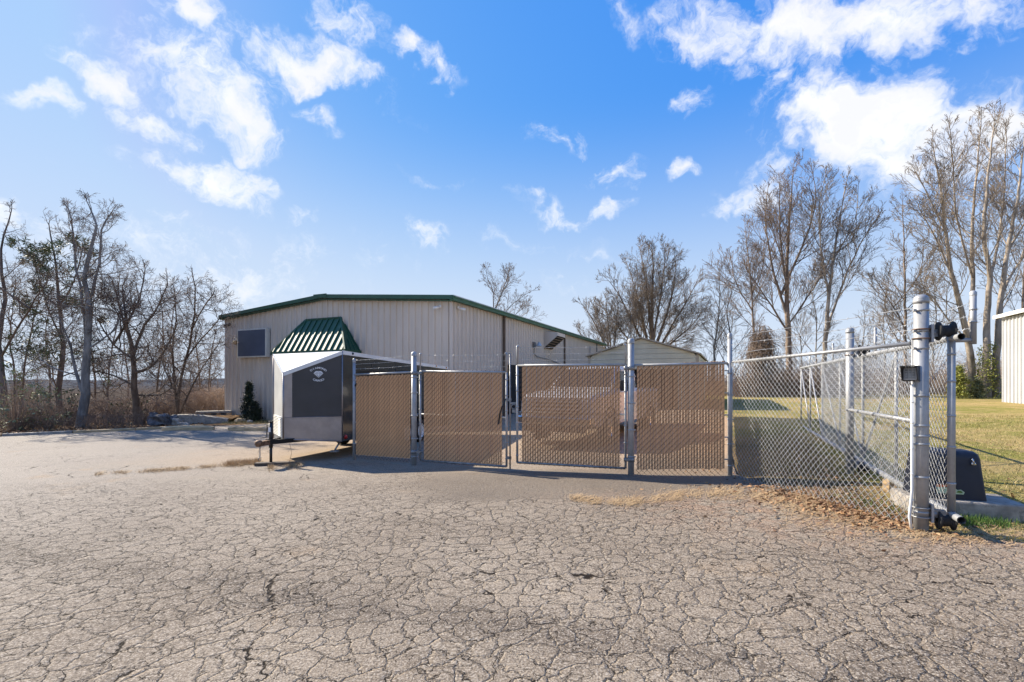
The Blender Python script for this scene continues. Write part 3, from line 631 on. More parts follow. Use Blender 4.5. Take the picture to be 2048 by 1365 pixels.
# ------------------------------------------------------------------ cargo trailer
tu = np.array([-.255, -.967, 0]); tw = np.array([-.967, .255, 0]); tz = np.array([0, 0, 1.])
TR = np.array([-3.65, 10.3, 0]); TW = 1.75; TL = 5.9; TN = np.array([-4.69, 9.82, 0])
TLf = TR+tw*TW; TR2 = TR-tu*TL; TL2 = TLf-tu*TL
tgz = g(-3.5, 12); TT = thing('cargo_trailer', (-4.0, 12.6, g(-4, 12.6)), 'charcoal enclosed cargo trailer with white roof and pointed nose', 'trailer')
def zt_(p): return p+tz*0
top_R, top_L, top_R2, top_L2 = 2.27, 2.23, 2.10, 2.08; bot_f, bot_r, top_N, bot_N = .33, .18, 1.80, .43
P3 = lambda p, z: np.array([p[0], p[1], z])
b = MB()
b.add([P3(TR,bot_f),P3(TR2,bot_r),P3(TR2,top_R2),P3(TR,top_R)], [(0,1,2,3)])
sidep = obj('right_side_panel', b, M['blackgloss'], TT)
b = MB(); b.add([P3(TLf,bot_f),P3(TL2,bot_r),P3(TL2,top_L2),P3(TLf,top_L)], [(3,2,1,0)]); obj('left_side_panel', b, M['blackgloss'], TT)
b = MB(); b.add([P3(TR2,bot_r),P3(TL2,bot_r),P3(TL2,top_L2),P3(TR2,top_R2)], [(0,1,2,3)]); obj('rear_door', b, M['blackgloss'], TT)
b = MB(); b.add([P3(TR,top_R),P3(TR2,top_R2),P3(TL2,top_L2),P3(TLf,top_L)], [(0,1,2,3)]); b.add([P3(TR,top_R),P3(TLf,top_L),P3(TN,top_N)], [(0,1,2)]); obj('roof', b, M['white'], TT)
b = MB(); b.add([P3(TR,bot_f),P3(TR2,bot_r),P3(TL2,bot_r),P3(TLf,bot_f),P3(TN,bot_N)], [(0,1,2,3,4)]); obj('floor', b, M['black'], TT)
# nose faces; u 0 at the nose ridge to 1 at the corner
def nose_r(u, v, o=0):
    lo = P3(TN,bot_N)*(1-u)+P3(TR,bot_f)*u; hi = P3(TN,top_N)*(1-u)+P3(TR,top_R)*u; d = TR-TN; n = np.array([d[1],-d[0],0])/np.linalg.norm(d)
    return lo*(1-v)+hi*v+n*o
def nose_l(u, v, o=0):
    lo = P3(TN,bot_N)*(1-u)+P3(TLf,bot_f)*u; hi = P3(TN,top_N)*(1-u)+P3(TLf,top_L)*u; d = TLf-TN; n = np.array([-d[1],d[0],0])/np.linalg.norm(d)
    return lo*(1-v)+hi*v+n*o
def vz(f, u, z):  # v that reaches height z
    lo, hi = f(u,0)[2], f(u,1)[2]; return (z-lo)/(hi-lo)
ZG = .87; nd_rv = nose_r(.5,.5,1)-nose_r(.5,.5,0)
def npatch(f, u0, u1, z0, z1, o, flip=False):
    a = f(u0, vz(f,u0,z0) if z0 is not None else 0, o); c = f(u1, vz(f,u1,z0) if z0 is not None else 0, o)
    d = f(u1, vz(f,u1,z1) if z1 is not None else 1, o); e = f(u0, vz(f,u0,z1) if z1 is not None else 1, o)
    b = MB(); b.add([a,c,d,e], [(3,2,1,0) if flip else (0,1,2,3)]); return b
obj('nose_panel', npatch(nose_r, 0, 1, None, None, 0), M['darkpanel'], TT)
obj('nose_panel', npatch(nose_l, 0, 1, None, None, 0, True), M['alumatt'], TT)
obj('corner_strip', npatch(nose_r, 0, .145, ZG, None, .006), M['alu'], TT)
obj('stone_guard', npatch(nose_r, 0, 1, None, ZG, .007), M['alu'], TT)
b = MB()
for k in range(13):
    z = .47+k*.033; b.tube([nose_l(.02, vz(nose_l,.02,z), .008), nose_l(.98, vz(nose_l,.98,z), .008)], .0085, 5)
obj('stone_guard', b, M['alumatt'], TT)
obj('guard_backing', npatch(nose_l, .01, .99, None, ZG, .002, True), M['galvdark'], TT)
b = MB()
b.tube([nose_r(0,0,.01), nose_r(0,1,.01)], .016, 6); b.tube([nose_r(1,0,.01), nose_r(1,1,.01)], .014, 6)
b.tube([nose_r(0,vz(nose_r,0,ZG),.01), nose_r(1,vz(nose_r,1,ZG),.01)], .008, 6)
b.tube([nose_r(0,0,.01), nose_r(1,0,.01)], .014, 6); b.tube([nose_l(1,0,.01), nose_l(1,1,.01)], .014, 6)
obj('edge_trim', b, M['alu'], TT)
b = MB()
for k in range(34):
    z = .5+k*.04
    b.box(nose_l(.06, vz(nose_l,.06,z), .006), (.012,.012,.012))
obj('rivet', b, M['galvdark'], TT)['kind'] = 'stuff'
b = MB()  # pale roof cove along the top edges
beam(b, nose_r(0,1,.012)-tz*.035, nose_r(1,1,.012)-tz*.035, .02, .075, (nose_r(.5,.5,1)-nose_r(.5,.5,0)))
beam(b, P3(TR,top_R)-tz*.03-tw*.012, P3(TR2,top_R2)-tz*.03-tw*.012, .02, .085, -tw)
beam(b, nose_l(0,1,.012)-tz*.02, nose_l(1,1,.012)-tz*.02, .02, .05, (nose_l(.5,.5,1)-nose_l(.5,.5,0)))
obj('roof_trim', b, M['white'], TT)
for k, (pp, zz) in enumerate(((TR-tu*.35, 2.255), (TR-tu*4.9, 2.125), (TR-tu*5.7, 2.1))):
    b = MB(); b.lathe(P3(pp, zz-.02)-tw*.026, -tw, [(0,.028),(.02,.02),(.024,0)], 10); obj('marker_light', b, M['amber'] if k else M['black'], TT)
b = MB(); b.lathe(P3(TR-tu*.12, .41)-tw*.004, -tw, [(0,.05),(.02,.04),(.025,0)], 12); obj('marker_light', b, M['red'], TT)['label'] = 'red side marker light'
b = MB(); a_, c_ = P3(TR,0)-tu*.1+tw*.12, 0
b.tube([P3(a_,.31), P3(a_,.16)+tu*.18], .022, 6); b.box(P3(a_,.13)+tu*.2, (.16,.12,.03)); obj('stabiliser_foot', b, M['galvdark'], TT)
b = MB()
for k in range(40):
    u = .02+.96*k/39
    b.lathe(nose_r(u, vz(nose_r,u,ZG)-.018, .008), nd_rv, [(0,.006),(.004,.004),(.005,0)], 5); b.lathe(nose_r(u, .02, .008), nd_rv, [(0,.006),(.004,.004),(.005,0)], 5)
for k in range(26):
    v = .03+.94*k/25; b.lathe(nose_r(.985, v, .008), nd_rv, [(0,.006),(.004,.004),(.005,0)], 5); b.lathe(nose_r(.155, max(v,.36), .008), nd_rv, [(0,.006),(.004,.004),(.005,0)], 5)
obj('rivet', b, M['galvdark'], TT)['kind'] = 'stuff'
# vertical seams on the side
b = MB()
for k in range(1, 5):
    f_ = k/5; p = TR*(1-f_)+TR2*f_; beam(b, P3(p, bot_f+.02)-tw*.003, P3(p, 2.05)-tw*.003, .004, .02, -tw)
obj('seam_strip', b, M['black'], TT)
# tongue
CP_ = np.array([-4.83, 9.32, 0]); zc = .415
b = MB(); 
beam(b, P3(CP_,zc)-tu*.10, P3(TR+tw*.55,zc-.03)-tu*.1, .06, .085, (nose_r(.5,.5,1)-nose_r(.5,.5,0))); obj('tongue_beam', b, M['black'], TT)
b = MB(); beam(b, P3(CP_,zc)-tu*.10, P3(TLf-tw*.35,zc-.03)-tu*.1, .06, .085, tw); obj('tongue_beam', b, M['black'], TT)
b = MB(); b.box(P3(CP_,zc)+tu*.02, (.26,.10,.09), axes=(tu, tw, tz)); b.lathe(P3(CP_,zc-.05)+tu*.13, tz, [(0,.045),(.04,.07),(.09,.07),(.12,.04),(.125,0)], 14); obj('coupler', b, M['rust'], TT)
JP = P3(TN+tu*.30, 0); jg = g(JP[0], JP[1])+.012; JP[0] -= .03
b = MB(); b.tube([P3(JP, .30), P3(JP,.80)], .038, 12); b.tube([P3(JP,.80), P3(JP,.83)], .042, 12); b.tube([P3(JP, jg+.06), P3(JP,.32)], .028, 10)
b.box(P3(JP, zc+.05), (.14,.14,.02)); jk = obj('jack', b, M['black'], TT)
b = MB(); b.tube([P3(JP,.76), P3(JP,.76)+tw*.09, P3(JP,.50)+tw*.10, P3(JP,.49)+tw*.20], .010, 6); obj('crank_handle', b, M['black'], jk)
b = MB(); b.box(P3(JP,.66)-tu*-.04, (.05,.01,.09), axes=(tw,tu,tz)); obj('jack_sticker', b, M['whiteprint'], jk)
b = MB()
for k in range(6):
    b.torus(P3(CP_,zc-.07-k*.034)+tu*.10, (1,0,0) if k % 2 else (0,1,0), .016, .0055, 8, 5)
b.torus(P3(CP_,zc-.07-6*.034-.02)+tu*.10, (.8,-.6,0), .028, .008, 10, 5, 5.2); obj('safety_chain', b, M['galvdark'], TT)
b = MB(); q0 = P3(TN-tu*.05-tw*.1,.40); b.tube([q0, q0+np.array([.03,0,-.12]), q0+np.array([.06,-.02,-.26]), q0+np.array([.02,-.02,-.42])], .004, 5); obj('hanging_wire', b, M['straw'], TT)
# wheels and fender
def wheel(c, axis, R, w, parent, rimmat):
    ax = np.array(axis, float)
    b = MB(); b.lathe(c, ax, [(-w/2,R*.62),(-w/2,R*.9),(-w*.36,R*.99),(w*.36,R*.99),(w/2,R*.9),(w/2,R*.62)], 28); ty = obj('wheel', b, M['rubber'], parent)
    b = MB(); b.lathe(c, ax, [(w*.5,R*.64),(w*.42,R*.6),(w*.30,R*.5),(w*.34,R*.25),(w*.42,R*.2),(w*.42,0)], 20); b.lathe(c, ax, [(-w*.5,R*.64),(-w*.3,R*.5),(-w*.3,0)], 20)
    obj('rim', b, rimmat, ty)
for ff in (2.7, 3.55):
    for side in (0, 1):
        base = (TR if not side else TLf)-tu*ff; ax = (-tw if not side else tw); gp = g(base[0], base[1])+.012
        wheel(P3(base, gp+.33)+ax*.06, ax, .33, .2, TT, M['white'])
for side in (0, 1):
    base = (TR if not side else TLf); ax = (-tw if not side else tw); b = MB(); pts = []
    for k in range(13):
        a = PI*k/12; c0 = base-tu*(3.125-.86*math.cos(a)); pts.append(P3(c0, .38+.32*min(1, math.sin(a)*1.6)))
    for k in range(12): b.add([pts[k], pts[k+1], pts[k+1]+ax*.24, pts[k]+ax*.24], [(0,1,2,3)])
    obj('fender', b, M['alu'], TT)
# maker's mark on the nose: arched words above and below a cut gem
ud = (nose_r(1,0)-nose_r(0,0)); ud[2] = 0; ud /= np.linalg.norm(ud); nd_ = np.array([ud[1], -ud[0], 0])
LC = nose_r(.585, 0, .012); LC[2] = 1.80
dgx = bpy.context.evaluated_depsgraph_get
def glyph(ch, size):
    cu = bpy.data.curves.new('t', 'FONT'); cu.body = ch; cu.size = size; cu.extrude = 0; cu.align_x = 'CENTER'; cu.resolution_u = 3; cu.offset = size*.02
    o = bpy.data.objects.new('t', cu); S.collection.objects.link(o); bpy.context.view_layer.update()
    me = bpy.data.meshes.new_from_object(o.evaluated_get(dgx())); V = [tuple(v.co) for v in me.vertices]; F = [tuple(p.vertices) for p in me.polygons]
    bpy.data.objects.remove(o); bpy.data.curves.remove(cu); bpy.data.meshes.remove(me); return V, F
def arc_text(txt, R, up_, size, spread):
    b = MB()
    for i, ch in enumerate(txt):
        f_ = (i-(len(txt)-1)/2)/(len(txt)-1); a = f_*spread
        V, F = glyph(ch, size)
        if up_: cx, cy, rot = R*math.sin(a), R*math.cos(a)-R, -a
        else: cx, cy, rot = R*math.sin(a), R-R*math.cos(a), a
        out = []
        for x, y, _ in V:
            x *= 1.25; X_ = cx+x*math.cos(rot)-y*math.sin(rot); Y_ = cy+x*math.sin(rot)+y*math.cos(rot); out.append(LC+ud*X_+tz*(Y_+(.085 if up_ else -.185)))
        b.add(out, F)
    return b
obj('lettering', arc_text('DIAMOND', .20, True, .056, 1.38), M['whiteprint'], TT)
obj('lettering', arc_text('CARGO', .20, False, .060, .98), M['whiteprint'], TT)
gm = lambda x, y: LC+ud*x*.68+tz*(y*.68-.032)
b = MB(); gem = [(-.14,.03),(-.08,.10),(.08,.10),(.14,.03),(0,-.11)]
b.add([gm(*p) for p in gem], [(4,3,2,1,0)][::1]); ob_gem = obj('emblem', b, M['whiteprint'], TT)
b = MB()
def gl(p, q, w=.005):
    p, q = np.array(p), np.array(q); d = q-p; d = d/np.linalg.norm(d); n_ = np.array([-d[1], d[0]])*w
    b.add([gm(*(p+n_))+nd_*.003, gm(*(q+n_))+nd_*.003, gm(*(q-n_))+nd_*.003, gm(*(p-n_))+nd_*.003], [(0,1,2,3)])
for p, q in (((-.125,.03),(.125,.03)),((-.05,.03),(0,-.095)),((.05,.03),(0,-.095)),((-.08,.09),(-.05,.03)),((-.05,.03),(0,.09)),((0,.09),(.05,.03)),((.05,.03),(.08,.09)),((-.095,.03),(0,-.095)),((.095,.03),(0,-.095))): gl(p, q)
obj('emblem_lines', b, M['greyprint'], ob_gem)
b = MB(); b.box(P3(JP, jg+.03)+np.array([.03,.0,0]), (.62,.16,.06), rot=math.radians(14)); jb = obj('jack_board', b, M['oldwood'], None, (float(JP[0]), float(JP[1]), jg), .006); props(jb, 'dark timber plank lying under the trailer jack foot', 'plank')
b = MB(); b.box(P3(JP, jg+.025)+np.array([.30,.08,0]), (.34,.10,.05), rot=math.radians(20)); jb = obj('timber_offcut', b, M['oldwood'], None, (float(JP[0])+.3, float(JP[1])+.08, jg), .006); props(jb, 'short dark offcut beside the plank under the jack', 'plank')

# ------------------------------------------------------------------ pickup truck behind the right gate leaf
kf = np.array([-.52, -.854, 0]); kr = np.array([.854, -.52, 0])       # forward, towards its visible (right in picture) side
K0 = np.array([1.85, 10.7, 0])-kr*.97                                  # centre of the front
kg = g(3, 13)+.012
TK = thing('pickup_truck', (float(K0[0]-kf[0]*2.7), float(K0[1]-kf[1]*2.7), kg), 'white pickup truck parked behind the slatted gates', 'pickup truck')
def kp(l, s, z): return K0-kf*l+kr*s+np.array([0,0,kg+z])             # l back from the nose, s sideways
def ksec(sections, close=True):
    """loft of rectangular-ish rings: (l, [(s,z)...])"""
    b = MB(); n = len(sections[0][1]); V = [kp(l if not callable(l) else 0, s, z) for l, r_ in sections for s, z in r_]
    F = [(i*n+k, i*n+(k+1) % n, (i+1)*n+(k+1) % n, (i+1)*n+k) for i in range(len(sections)-1) for k in range(n)]
    b.add(V, F, False); b.f.append(tuple(range(n))); b.smooth.append(False); b.f.append(tuple(range(len(V)-n, len(V)))[::-1]); b.smooth.append(False); return b
def ring(hw, zb, zt, r=.08): return [(-hw,zb),(hw,zb),(hw+.01,(zb+zt)/2),(hw,zt-r),(hw-r,zt),(-hw+r,zt),(-hw,zt-r),(-hw-.01,(zb+zt)/2)]
body = obj('body', ksec([(0,ring(.9,.5,1.08)),(.12,ring(.95,.45,1.16)),(.6,ring(.97,.42,1.22)),(1.35,ring(.97,.42,1.27)),(1.5,ring(.97,.42,1.30)),(3.5,ring(.97,.42,1.30)),(3.56,ring(.97,.42,1.28)),(5.45,ring(.96,.45,1.28)),(5.5,ring(.94,.5,1.26))]), M['truckpaint'], TK, bevel=.02)
obj('cab', ksec([(1.4,ring(.88,1.26,1.30,.02)),(2.05,ring(.78,1.26,1.84,.1)),(2.4,ring(.77,1.26,1.90,.1)),(3.2,ring(.77,1.26,1.90,.1)),(3.5,ring(.80,1.26,1.80,.1))]), M['truckpaint'], TK, bevel=.02)
b = MB(); b.add([kp(1.46,-.79,1.34),kp(1.46,.79,1.34),kp(2.0,.68,1.80),kp(2.0,-.68,1.80)], [(0,1,2,3)]); v = b.v[0]; b.v[0] = v+np.array(kf)*.02+np.array([0,0,.02]); obj('windshield', b, M['glass'], TK)
for sd_ in (-1, 1):
    for (l0, l1, t0, t1) in ((1.72, 2.45, 2.05, 2.45), (2.52, 3.38, 2.52, 3.25)):
        b = MB(); qq = [kp(l0,sd_*.885,1.34),kp(l1,sd_*.885,1.34),kp(t1,sd_*.80,1.76),kp(t0,sd_*.80,1.76)]; b.add(qq, [(0,1,2,3) if sd_ < 0 else (3,2,1,0)]); obj('side_window', b, M['glass'], TK)
    b = MB(); b.box(kp(1.75, sd_*1.08, 1.38), (.1,.22,.28), axes=(kf,kr,tz)); b.box(kp(1.8, sd_*.97, 1.34), (.05,.12,.05), axes=(kf,kr,tz)); obj('mirror', b, M['black'], TK, bevel=.02)
    b = MB(); b.box(kp(.03, sd_*.74, .93), (.08,.26,.24), axes=(kf,kr,tz)); obj('headlight', b, M['lamp'], TK, bevel=.02)
    for l_ in (1.0, 4.45):
        wheel(kp(l_, sd_*.86, .39), kr*sd_, .39, .24, TK, M['chrome'])
        b = MB(); b.lathe(kp(l_, sd_*.975, .42), kr*sd_, [(0,.47),(.012,.46),(.012,.41),(0,.40)], 24); obj('wheel_arch', b, M['black'], TK)
    b = MB(); b.box(kp(5.47, sd_*.85, 1.0), (.08,.16,.36), axes=(kf,kr,tz)); obj('tail_light', b, M['red'], TK)
b = MB(); b.box(kp(-.02,0,.88), (.06,1.2,.34), axes=(kf,kr,tz)); gb = obj('grille', b, M['hide'], TK)
for k in range(4):
    b = MB(); b.box(kp(-.055,0,.75+k*.088), (.03,1.2,.045), axes=(kf,kr,tz)); obj('grille_bar', b, M['truckpaint'], gb)
b = MB(); b.box(kp(-.10,0,.58), (.22,1.9,.17), axes=(kf,kr,tz)); obj('bumper', b, M['chrome'], TK, bevel=.03)
b = MB(); b.box(kp(-.05,0,.38), (.1,1.5,.14), axes=(kf,kr,tz)); obj('valance', b, M['black'], TK, bevel=.02)
b = MB(); b.box(kp(4.5,0,1.27), (1.75,1.6,.05), axes=(kf,kr,tz)); obj('bed_liner', b, M['black'], TK)
# ------------------------------------------------------------------ fences
def chain_link(P0, P1, z0a, z0b, hgt, h, v, r, rnd=None, bottom=None, depth=.012, n=3, sag=None):
    """woven wire between two plan points; every wire a flattened zig-zag, '/' runs in front, '\\' behind"""
    P0, P1 = np.array(P0, float)[:2], np.array(P1, float)[:2]; L = np.linalg.norm(P1-P0); d = (P1-P0)/L; nrm = np.array([d[1], -d[0]])
    if nrm@(-(P0+P1)/2) < 0: nrm = -nrm
    A = []; B = []; nc = int(L/h)
    for k in range(nc):
        s0 = k*h; s1 = s0+h*1.12; t = (s0+.5*h)/L; zb = z0a+(z0b-z0a)*t; hh = hgt if np.isscalar(hgt) else hgt[0]+(hgt[1]-hgt[0])*t
        off = 0 if k % 2 else v/2
        m_ = int(hh/(v/2))
        j = np.arange(m_+1); z = zb+off*0+j*(v/2); sx_ = np.where((j+k) % 2 == 0, s0, s1)
        dep = np.zeros(m_+1)
        pts = np.stack([P0[0]+d[0]*sx_, P0[1]+d[1]*sx_, z], 1)
        a = pts[:-1].copy(); b_ = pts[1:].copy(); fwd = ((j[:-1]+k) % 2 == 0)
        o = np.where(fwd, depth, -depth)[:, None]*nrm[None]
        a[:, :2] += o*.8; b_[:, :2] += o*.8
        if bottom: 
            bz = bottom(t); dz = smooth((zb+.5-a[:, 2])/.5)*bz; a[:, 2] += dz; b_[:, 2] += smooth((zb+.5-b_[:, 2])/.5)*bz
        A.append(a); B.append(b_)
        if True:  # twisted wire ends at the top
            e = pts[-1]; A.append(e[None]); B.append((e+np.array([d[0]*h*.25, d[1]*h*.25, .02]))[None])
    A = np.concatenate(A); B = np.concatenate(B)
    return seg_arrays(A, B, r, r, n)
def lin(a, b, t): return tuple(a[i]+(b[i]-a[i])*t for i in range(len(a)))
def post(parent, x, y, z0, z1, r, cap=True, m='galv', bands=()):
    b = MB(); b.tube([(x,y,z0-.1),(x,y,z1-.03)], r, 16); 
    b.lathe((x,y,z1-.06), (0,0,1), [(0,r*1.12),(.05,r*1.12),(.075,r*.85),(.09,r*.4),(.093,0)], 16)
    o = obj('post', b, M[m], parent)
    if len(bands):
        for zb in bands:
            b = MB(); b.lathe((x,y,zb-.011), (0,0,1), [(0,r),(0,r*1.13),(.022,r*1.13),(.022,r)], 16); b.box((x+r*1.2,y-.005,zb), (.03,.02,.02)); obj('tension_band', b, M['galv'], o)
    return o
def barbed(parent, A, B, sag=.01, step=.13, r=.0028, seed=0):
    rg = random.Random(seed); A, B = np.array(A, float), np.array(B, float); L = np.linalg.norm(B-A); n = max(4, int(L/.25)); pts = []
    for i in range(n+1):
        t = i/n; p = A+(B-A)*t; p = p+np.array([0,0,-sag*4*t*(1-t)+rg.uniform(-.004,.004)]); pts.append(p)
    pts = np.array(pts); a = [pts[:-1]]; b_ = [pts[1:]]; d = (B-A)/L; 
    for i in range(int(L/step)):
        t = (i+.5)*step/L; j = t*n; k = int(j); p = pts[k]+(pts[k+1]-pts[k])*(j-k); s_ = rg.uniform(0, PI)
        e = np.array([-d[1]*math.cos(s_), d[0]*math.cos(s_), math.sin(s_)])
        for q in (e, -e): a.append((p-q*.0)[None]); b_.append((p+q*.016+d*.006)[None])
    return robj('barbed_wire', [seg_arrays(np.concatenate(a), np.concatenate(b_), r, r, 3)], M['wire'], parent)
SLW = .0372; SLP = .0445
def slat_mesh(h):
    b = MB(); b.box((0,0,h/2), (SLW,.007,h)); me = bpy.data.meshes.new('slat'); me.from_pydata(np.vstack(b.v).tolist(), [], b.f); me.update(); me.materials.append(M['slat']); return me
rs = random.Random(5)
def slat_run(parent, A, B, za, zb, h, skip=(), bend=None, joined=False, seed=1):
    A, B = np.array(A, float)[:2], np.array(B, float)[:2]; L = np.linalg.norm(B-A); d = (B-A)/L; n = int(L/SLP); ang = math.atan2(d[1], d[0]); off = OFF[parent.name]
    rg = random.Random(seed)
    if joined:
        mb = MB()
        for k in range(n):
            s_ = (k+.5)*L/n; p = A+d*s_; z = za+(zb-za)*s_/L; mb.box((p[0],p[1],z+h/2), (SLW,.007,h), rot=ang)
        o = obj('slats', mb, M['slat'], parent); o['kind'] = 'stuff'; return
    me = slat_mesh(h)
    for k in range(n):
        if k in skip: continue
        s_ = (k+.5)*L/n; p = A+d*s_; z = za+(zb-za)*s_/L+rg.uniform(-.008,.008)
        o = bpy.data.objects.new('slat', me); S.collection.objects.link(o); o.parent = parent
        o.location = Vector((p[0],p[1],z))-off; o.rotation_euler = (0, rg.uniform(-.002,.002), ang+rg.uniform(-.05,.05)); OFF[o.name] = off
F708 = (-3.36,10.19); F828 = (-1.917,9.37); F1262 = (2.0,8.05); F1460 = (3.53,7.76); F1843 = (3.98,4.66)
g708, g828, g1262, g1460, g1843 = [g(*p) for p in (F708,F828,F1262,F1460,F1843)]
def rail(b, A, B, r, n=10): b.tube([A, B], r, n)
# left fixed panel
fl = thing('slatted_fence_panel', (*F708, g708), 'narrow slatted fence panel at the left end beside the trailer', 'fence panel', 'slatted fence panels')
post(fl, *F708, g708, 2.08, .03, bands=(.3,.75,1.2,1.65)); post(fl, *F828, g828, 2.17, .052, bands=(.15,.5,.95,1.4,1.7))
ztl = (1.76, 1.80)
b = MB(); rail(b, (*F708,ztl[0]), (*F828,ztl[1]), .021); obj('top_rail', b, M['galv'], fl)
b = MB(); rail(b, (*F708,g708+.13), (*F828,g828+.13), .004); obj('bottom_wire', b, M['wire'], fl)
robj('chain_link_mesh', [chain_link(lin(F708,F828,.03), lin(F708,F828,.95), g708+.06, g828+.06, (1.76-g708-.06, 1.80-g828-.05), SLP, SLP*2, .0036)], M['meshbrown'], fl)
slat_run(fl, lin(F708,F828,.035), lin(F708,F828,.945), g708+.13, g828+.13, 1.66, seed=2)
for k, (za, zb) in enumerate(((1.88,1.93),(1.98,2.04),(2.06,2.13))): barbed(fl, (*F708,za-.0), (*F828,zb), seed=k)
b = MB(); b.tube([(*lin(F708,F828,.02),1.52),(*lin(F708,F828,.045),1.58)], .018, 8); obj('tie_clip', b, M['black'], fl)
# right fixed panel and the corner post
fr_ = thing('slatted_fence_panel', (*F1262, g1262), 'wide slatted fence panel right of the gate up to the corner post', 'fence panel', 'slatted fence panels')
post(fr_, *F1262, g1262, 2.31, .052, bands=(.35,.8,1.25,1.7)); post(fr_, *F1460, g1460, 2.37, .035, bands=(.25,.6,1.0,1.4,1.75))
b = MB(); rail(b, (*lin(F1262,F1460,.02),1.885), (*F1460,1.91), .021); obj('top_rail', b, M['galv'], fr_)
for k in range(5):  # steel ties from the mesh to the post
    b = MB(); b.box((F1460[0]-.045, F1460[1]+.005, .35+k*.36), (.07,.02,.022), rot=-.19); obj('tie', b, M['galv'], fr_)
robj('chain_link_mesh', [chain_link(lin(F1262,F1460,.05), lin(F1262,F1460,.955), g1262-.0, g1460+.01, (1.89-g1262, 1.93-g1460), SLP, SLP*2, .0036)], M['meshbrown'], fr_)
slat_run(fr_, lin(F1262,F1460,.06), lin(F1262,F1460,.95), g1262+.10, g1460+.12, 1.75, seed=3)
# slatted side fence running back from the corner
SF1 = (F1460[0]+.411*9.6+.03, F1460[1]+.912*9.6)
sf = thing('slatted_side_fence', (*F1460, g1460), 'slatted fence running straight back from the corner post, seen edge on', 'fence')
b = MB(); rail(b, (F1460[0],F1460[1]+.05,1.91), (*SF1,2.15), .021); obj('top_rail', b, M['galv'], sf)
for k in range(1,4):
    p = lin(F1460,SF1,k/3); post(sf, *p, g(*p), 2.25+.1*k, .03)
pa, pb = lin(F1460,SF1,.012), SF1
V_, F_ = chain_link(pa, pb, g1460+.05, g(*pb)+.05, 1.8, .09, .18, .003); robj('chain_link_mesh', [(V_, F_)], M['wire'], sf)
slat_run(sf, pa, pb, g1460+.08, g(*pb)+.08, 1.78, joined=True)
# gate leaves
def leaf(A, B, zt, zb, label, seed, hinge_left):
    t = thing('gate_leaf', (A[0], A[1], min(zb)), label, 'gate leaf', 'slatted swing gate leaves')
    b = MB(); rr = .021
    b.tube([(*A,zb[0]),(*A,zt[0])], rr, 10); b.tube([(*B,zb[1]),(*B,zt[1])], rr, 10)
    obj('frame_upright', b, M['galv'], t)
    b = MB(); b.tube([(*A,zt[0]),(*B,zt[1])], rr, 10); obj('top_rail', b, M['galv'], t)
    b = MB(); b.tube([(*A,zb[0]),(*B,zb[1])], rr, 10); obj('bottom_rail', b, M['galvdark'], t)
    b = MB(); zm = [(zt[i]+zb[i])/2+.03 for i in (0,1)]; b.tube([(*A,zm[0]),(*B,zm[1])], .016, 8); mr = obj('middle_rail', b, M['galv'], t); mr.location.y += .04
    i0, i1 = .025, .975
    robj('chain_link_mesh', [chain_link(lin(A,B,i0), lin(A,B,i1), zb[0]-.03, zb[1]-.03, (zt[0]-zb[0]+.05, zt[1]-zb[1]+.05), SLP, SLP*2, .0036)], M['meshbrown'], t)
    slat_run(t, lin(A,B,i0+.02), lin(A,B,i1-.025), zb[0]+.0, zb[1]+.0, zt[0]-zb[0]-.015, seed=seed)
    for e, P in ((0,A),(1,B)):
        b = MB(); b.tube([(*P,zt[e]-.02),(*P,zt[e]+.33),(P[0]+(.03 if e else -.03)*-1,P[1],zt[e]+.355)], .013 if (e == 0) == hinge_left else .021, 8); b.lathe((*P,zt[e]+.33), (0,0,1), [(0,.024),(.02,.02),(.03,0)], 10); obj('wire_arm', b, M['galv'], t)
    for k in range(3):
        barbed(t, (*A,zt[0]+.10+k*.11), (*B,zt[1]+.10+k*.11), seed=seed*7+k)
    for k in range(6):
        for P in ((A,B)):
            b = MB(); b.lathe((*P,zb[0]+.12+k*.29), (0,0,1), [(0,.022),(0,.028),(.02,.028),(.02,.022)], 10); obj('tension_band', b, M['galv'], t)
    return t
LA, LB = (-1.80,9.40), (-.10,8.79); RA_, RB_ = (.095,8.64), (1.92,8.10)
gl_ = leaf(LA, LB, (1.815,1.785), (.07,.055), 'left swing gate leaf with tan slats, sagging lower than its neighbour', 11, True)
gr_ = leaf(RA_, RB_, (1.905,1.895), (.155,.145), 'right swing gate leaf with tan slats, pickup showing through gaps', 12, False)
def hinge(x, y, z, parent, dx):
    b = MB(); b.lathe((x,y,z-.035), (0,0,1), [(0,.052),(0,.062),(.07,.062),(.07,.052)], 14); b.box((x+dx*.5,y-.02,z), (abs(dx),.03,.05)); b.tube([(x+dx*.5,y-.05,z),(x+dx*.5,y+.03,z)], .01, 6)
    b.lathe((x+dx,y,z-.03), (0,0,1), [(0,.022),(0,.032),(.06,.032),(.06,.022)], 12); obj('hinge', b, M['galvdark'], parent)
for z in (.24, 1.78): hinge(F828[0], F828[1], z, gl_, .125)
for z in (.30, 1.84): hinge(F1262[0], F1262[1], z, gr_, -.09)
